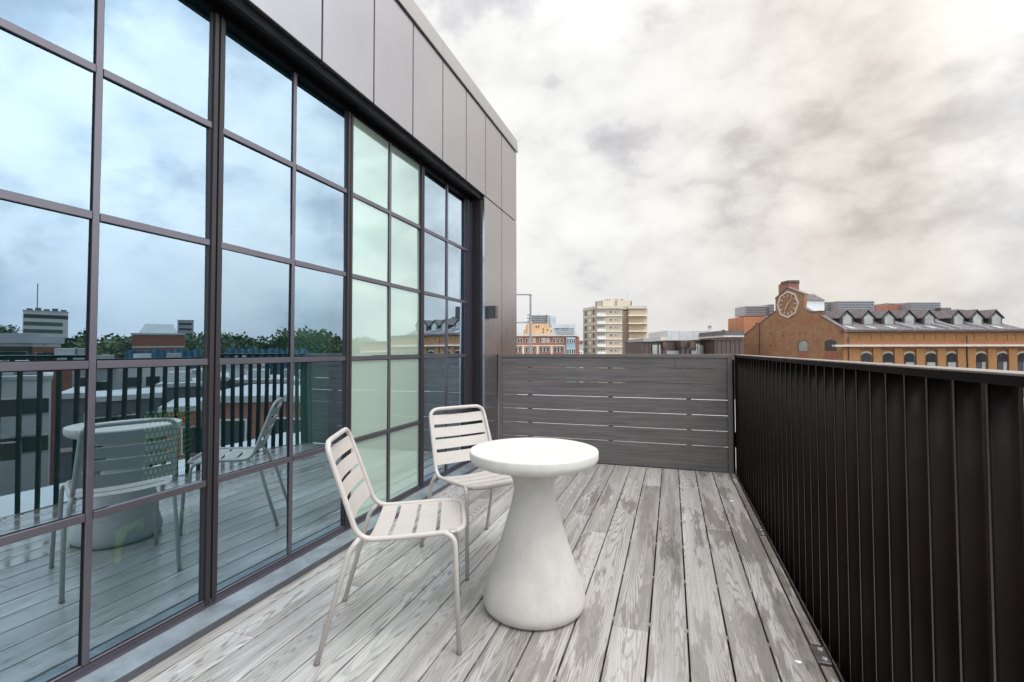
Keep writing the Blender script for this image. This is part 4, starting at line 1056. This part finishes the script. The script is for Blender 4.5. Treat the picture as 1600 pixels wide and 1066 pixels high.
for i, (px, py, dist, lab) in enumerate(tl):
    h, el = mref(px, py); top = CH+dist*math.tan(R(el-.35)); p = hd(h, dist)
    e = empty('broadleaf_tree', (p.x, p.y, -20), rr.uniform(0, 6)); k = (top+20)/13.4; e.scale = (k*.9, k*.9, k)
    for nm, me in (('trunk', TM), ('crown', CM[i % 3])):
        o = bpy.data.objects.new(nm, me); C.objects.link(o); o.parent = e
    tag(e, lab, 'tree', 'trees beyond the terrace')

# ------------------------------------------------------------------ world
W_ = bpy.data.worlds.new('World'); SC.world = W_; W_.use_nodes = True; nt = W_.node_tree; nt.nodes.clear()
out = nt.nodes.new('ShaderNodeOutputWorld')
SUN_EL, SUN_AZ = R(64), R(112)               # azimuth clockwise from +Y
sky = nt.nodes.new('ShaderNodeTexSky'); sky.sky_type = 'NISHITA'; sky.sun_disc = False; sky.sun_elevation = SUN_EL; sky.sun_rotation = SUN_AZ
sky.air_density = 1.0; sky.dust_density = 2.0
bg1 = N(nt, 'ShaderNodeBackground', Strength=.10); nt.links.new(sky.outputs[0], bg1.inputs[0])
tc = nt.nodes.new('ShaderNodeTexCoord').outputs['Generated']
sp = nt.nodes.new('ShaderNodeSeparateXYZ'); nt.links.new(tc, sp.inputs[0])
n1 = noise(nt, mapping(nt, tc, (1, 1, 1.55), (2.3, 5.1, 0)), 2.6, 13, .56, .18)
n2 = noise(nt, mapping(nt, tc, (1, 1, 1.7), (7.7, 1.25, 3)), 1.7, 4, .5, .1)
n3 = noise(nt, mapping(nt, tc, (1, 1, 1.6), (1.4, 9.2, 6)), 9., 12, .64, .1)
dens = mathn(nt, 'ADD', mathn(nt, 'MULTIPLY', n1, .60), mathn(nt, 'ADD', mathn(nt, 'MULTIPLY', n2, .42), mathn(nt, 'MULTIPLY', n3, .20)))
def puff(sc, w, loc):
    v0 = mapping(nt, tc, (1, 1, 1.5), loc); dn = N(nt, 'ShaderNodeTexNoise'); dn.inputs['Scale'].default_value = sc*1.3; dn.inputs['Detail'].default_value = 5
    nt.links.new(v0, dn.inputs['Vector']); va = N(nt, 'ShaderNodeVectorMath', operation='MULTIPLY_ADD')
    nt.links.new(dn.outputs['Color'], va.inputs[0]); va.inputs[1].default_value = (.55/sc*2,)*3; nt.links.new(v0, va.inputs[2])
    vo = N(nt, 'ShaderNodeTexVoronoi', feature='F1'); vo.inputs['Scale'].default_value = sc
    nt.links.new(va.outputs[0], vo.inputs['Vector']); return mathn(nt, 'MULTIPLY', mathn(nt, 'SUBTRACT', .45, vo.outputs['Distance']), w)
dens = mathn(nt, 'ADD', dens, mathn(nt, 'ADD', mathn(nt, 'ADD', puff(4.2, .11, (1.7, .3, 2.2)), -.016), puff(9., .13, (4.7, 3.3, .2))))
az = mathn(nt, 'ARCTAN2', sp.outputs[0], sp.outputs[1])            # 0 = +Y, positive to the right
azr = mathn(nt, 'ADD', mathn(nt, 'MULTIPLY', az, .25), .5)
warm = ramp(nt, azr, [(.47, 0.), (.56, .85), (.60, 1.), (.66, .6), (.78, .0)])
far = ramp(nt, azr, [(.59, 0.), (.635, .22), (.76, 1.)])
cold = ramp(nt, dens, [(.46, (.50, .49, .51)), (.53, (.64, .635, .65)), (.57, (.78, .78, .77)), (.64, (.86, .86, .84)), (.72, (.90, .90, .88))])
hot = ramp(nt, dens, [(.45, (.43, .385, .345)), (.525, (.56, .515, .465)), (.58, (.70, .655, .595)), (.65, (.82, .785, .72)), (.74, (.87, .84, .78))])
blu = ramp(nt, dens, [(.47, (1.35, 1.52, 1.72)), (.54, (1.75, 1.88, 2.0)), (.59, (2.0, 2.08, 2.14)), (.66, (2.2, 2.25, 2.25))])
ccol = mixc(nt, far, mixc(nt, warm, cold, hot), blu)
lowg = ramp(nt, sp.outputs[2], [(.0, 1.), (.05, .8), (.24, 0.)])
hz = mixc(nt, far, mixc(nt, warm, (.57, .565, .59), (.60, .555, .505)), (.62, .72, .88))
ccol = mixc(nt, mathn(nt, 'MULTIPLY', lowg, .68), ccol, hz)
zen = ramp(nt, sp.outputs[2], [(.50, 1.), (.80, 1.6), (1.0, 1.8)])
zen = mixc(nt, 1., (1, 1, 1), ccol, 'MULTIPLY')
zb_ = N(nt, 'ShaderNodeMapRange'); nt.links.new(sp.outputs[2], zb_.inputs[0])
for k_, v_ in ((1, .52), (2, .9), (3, 1.0), (4, 1.75)): zb_.inputs[k_].default_value = v_
bg2 = N(nt, 'ShaderNodeBackground'); nt.links.new(ccol, bg2.inputs[0]); nt.links.new(zb_.outputs[0], bg2.inputs[1])
hole = mathn(nt, 'MULTIPLY', ramp(nt, n1, [(.38, 1.), (.46, 0.)]), mathn(nt, 'MULTIPLY', far, .3))
mx = nt.nodes.new('ShaderNodeMixShader'); nt.links.new(hole, mx.inputs[0]); nt.links.new(bg2.outputs[0], mx.inputs[1]); nt.links.new(bg1.outputs[0], mx.inputs[2])
nt.links.new(mx.outputs[0], out.inputs[0])

sd = bpy.data.lights.new('sun', 'SUN'); sd.energy = 1.1; sd.angle = R(14); sd.color = (1, .96, .90)
so_ = bpy.data.objects.new('sun', sd); C.objects.link(so_)
sv = Vector((math.sin(SUN_AZ)*math.cos(SUN_EL), math.cos(SUN_AZ)*math.cos(SUN_EL), math.sin(SUN_EL)))
so_.rotation_euler = sv.to_track_quat('Z', 'Y').to_euler()

# ------------------------------------------------------------------ camera
cd = bpy.data.cameras.new('camera'); cam = bpy.data.objects.new('camera', cd); C.objects.link(cam); SC.camera = cam
cd.sensor_width = 36; cd.lens = F/1600*36; cd.shift_y = SY/1600; cd.clip_end = 6000; cd.clip_start = .05
m = Matrix((rt2, up2, -fw)).transposed().to_4x4(); m.translation = (0, 0, CH); cam.matrix_world = m
SC.render.resolution_x = 1024; SC.render.resolution_y = 682
SC.view_settings.view_transform = 'Standard'; SC.view_settings.look = 'None'; SC.view_settings.exposure = .17; SC.view_settings.gamma = 1
SC.cycles.max_bounces = 8; SC.cycles.transparent_max_bounces = 12
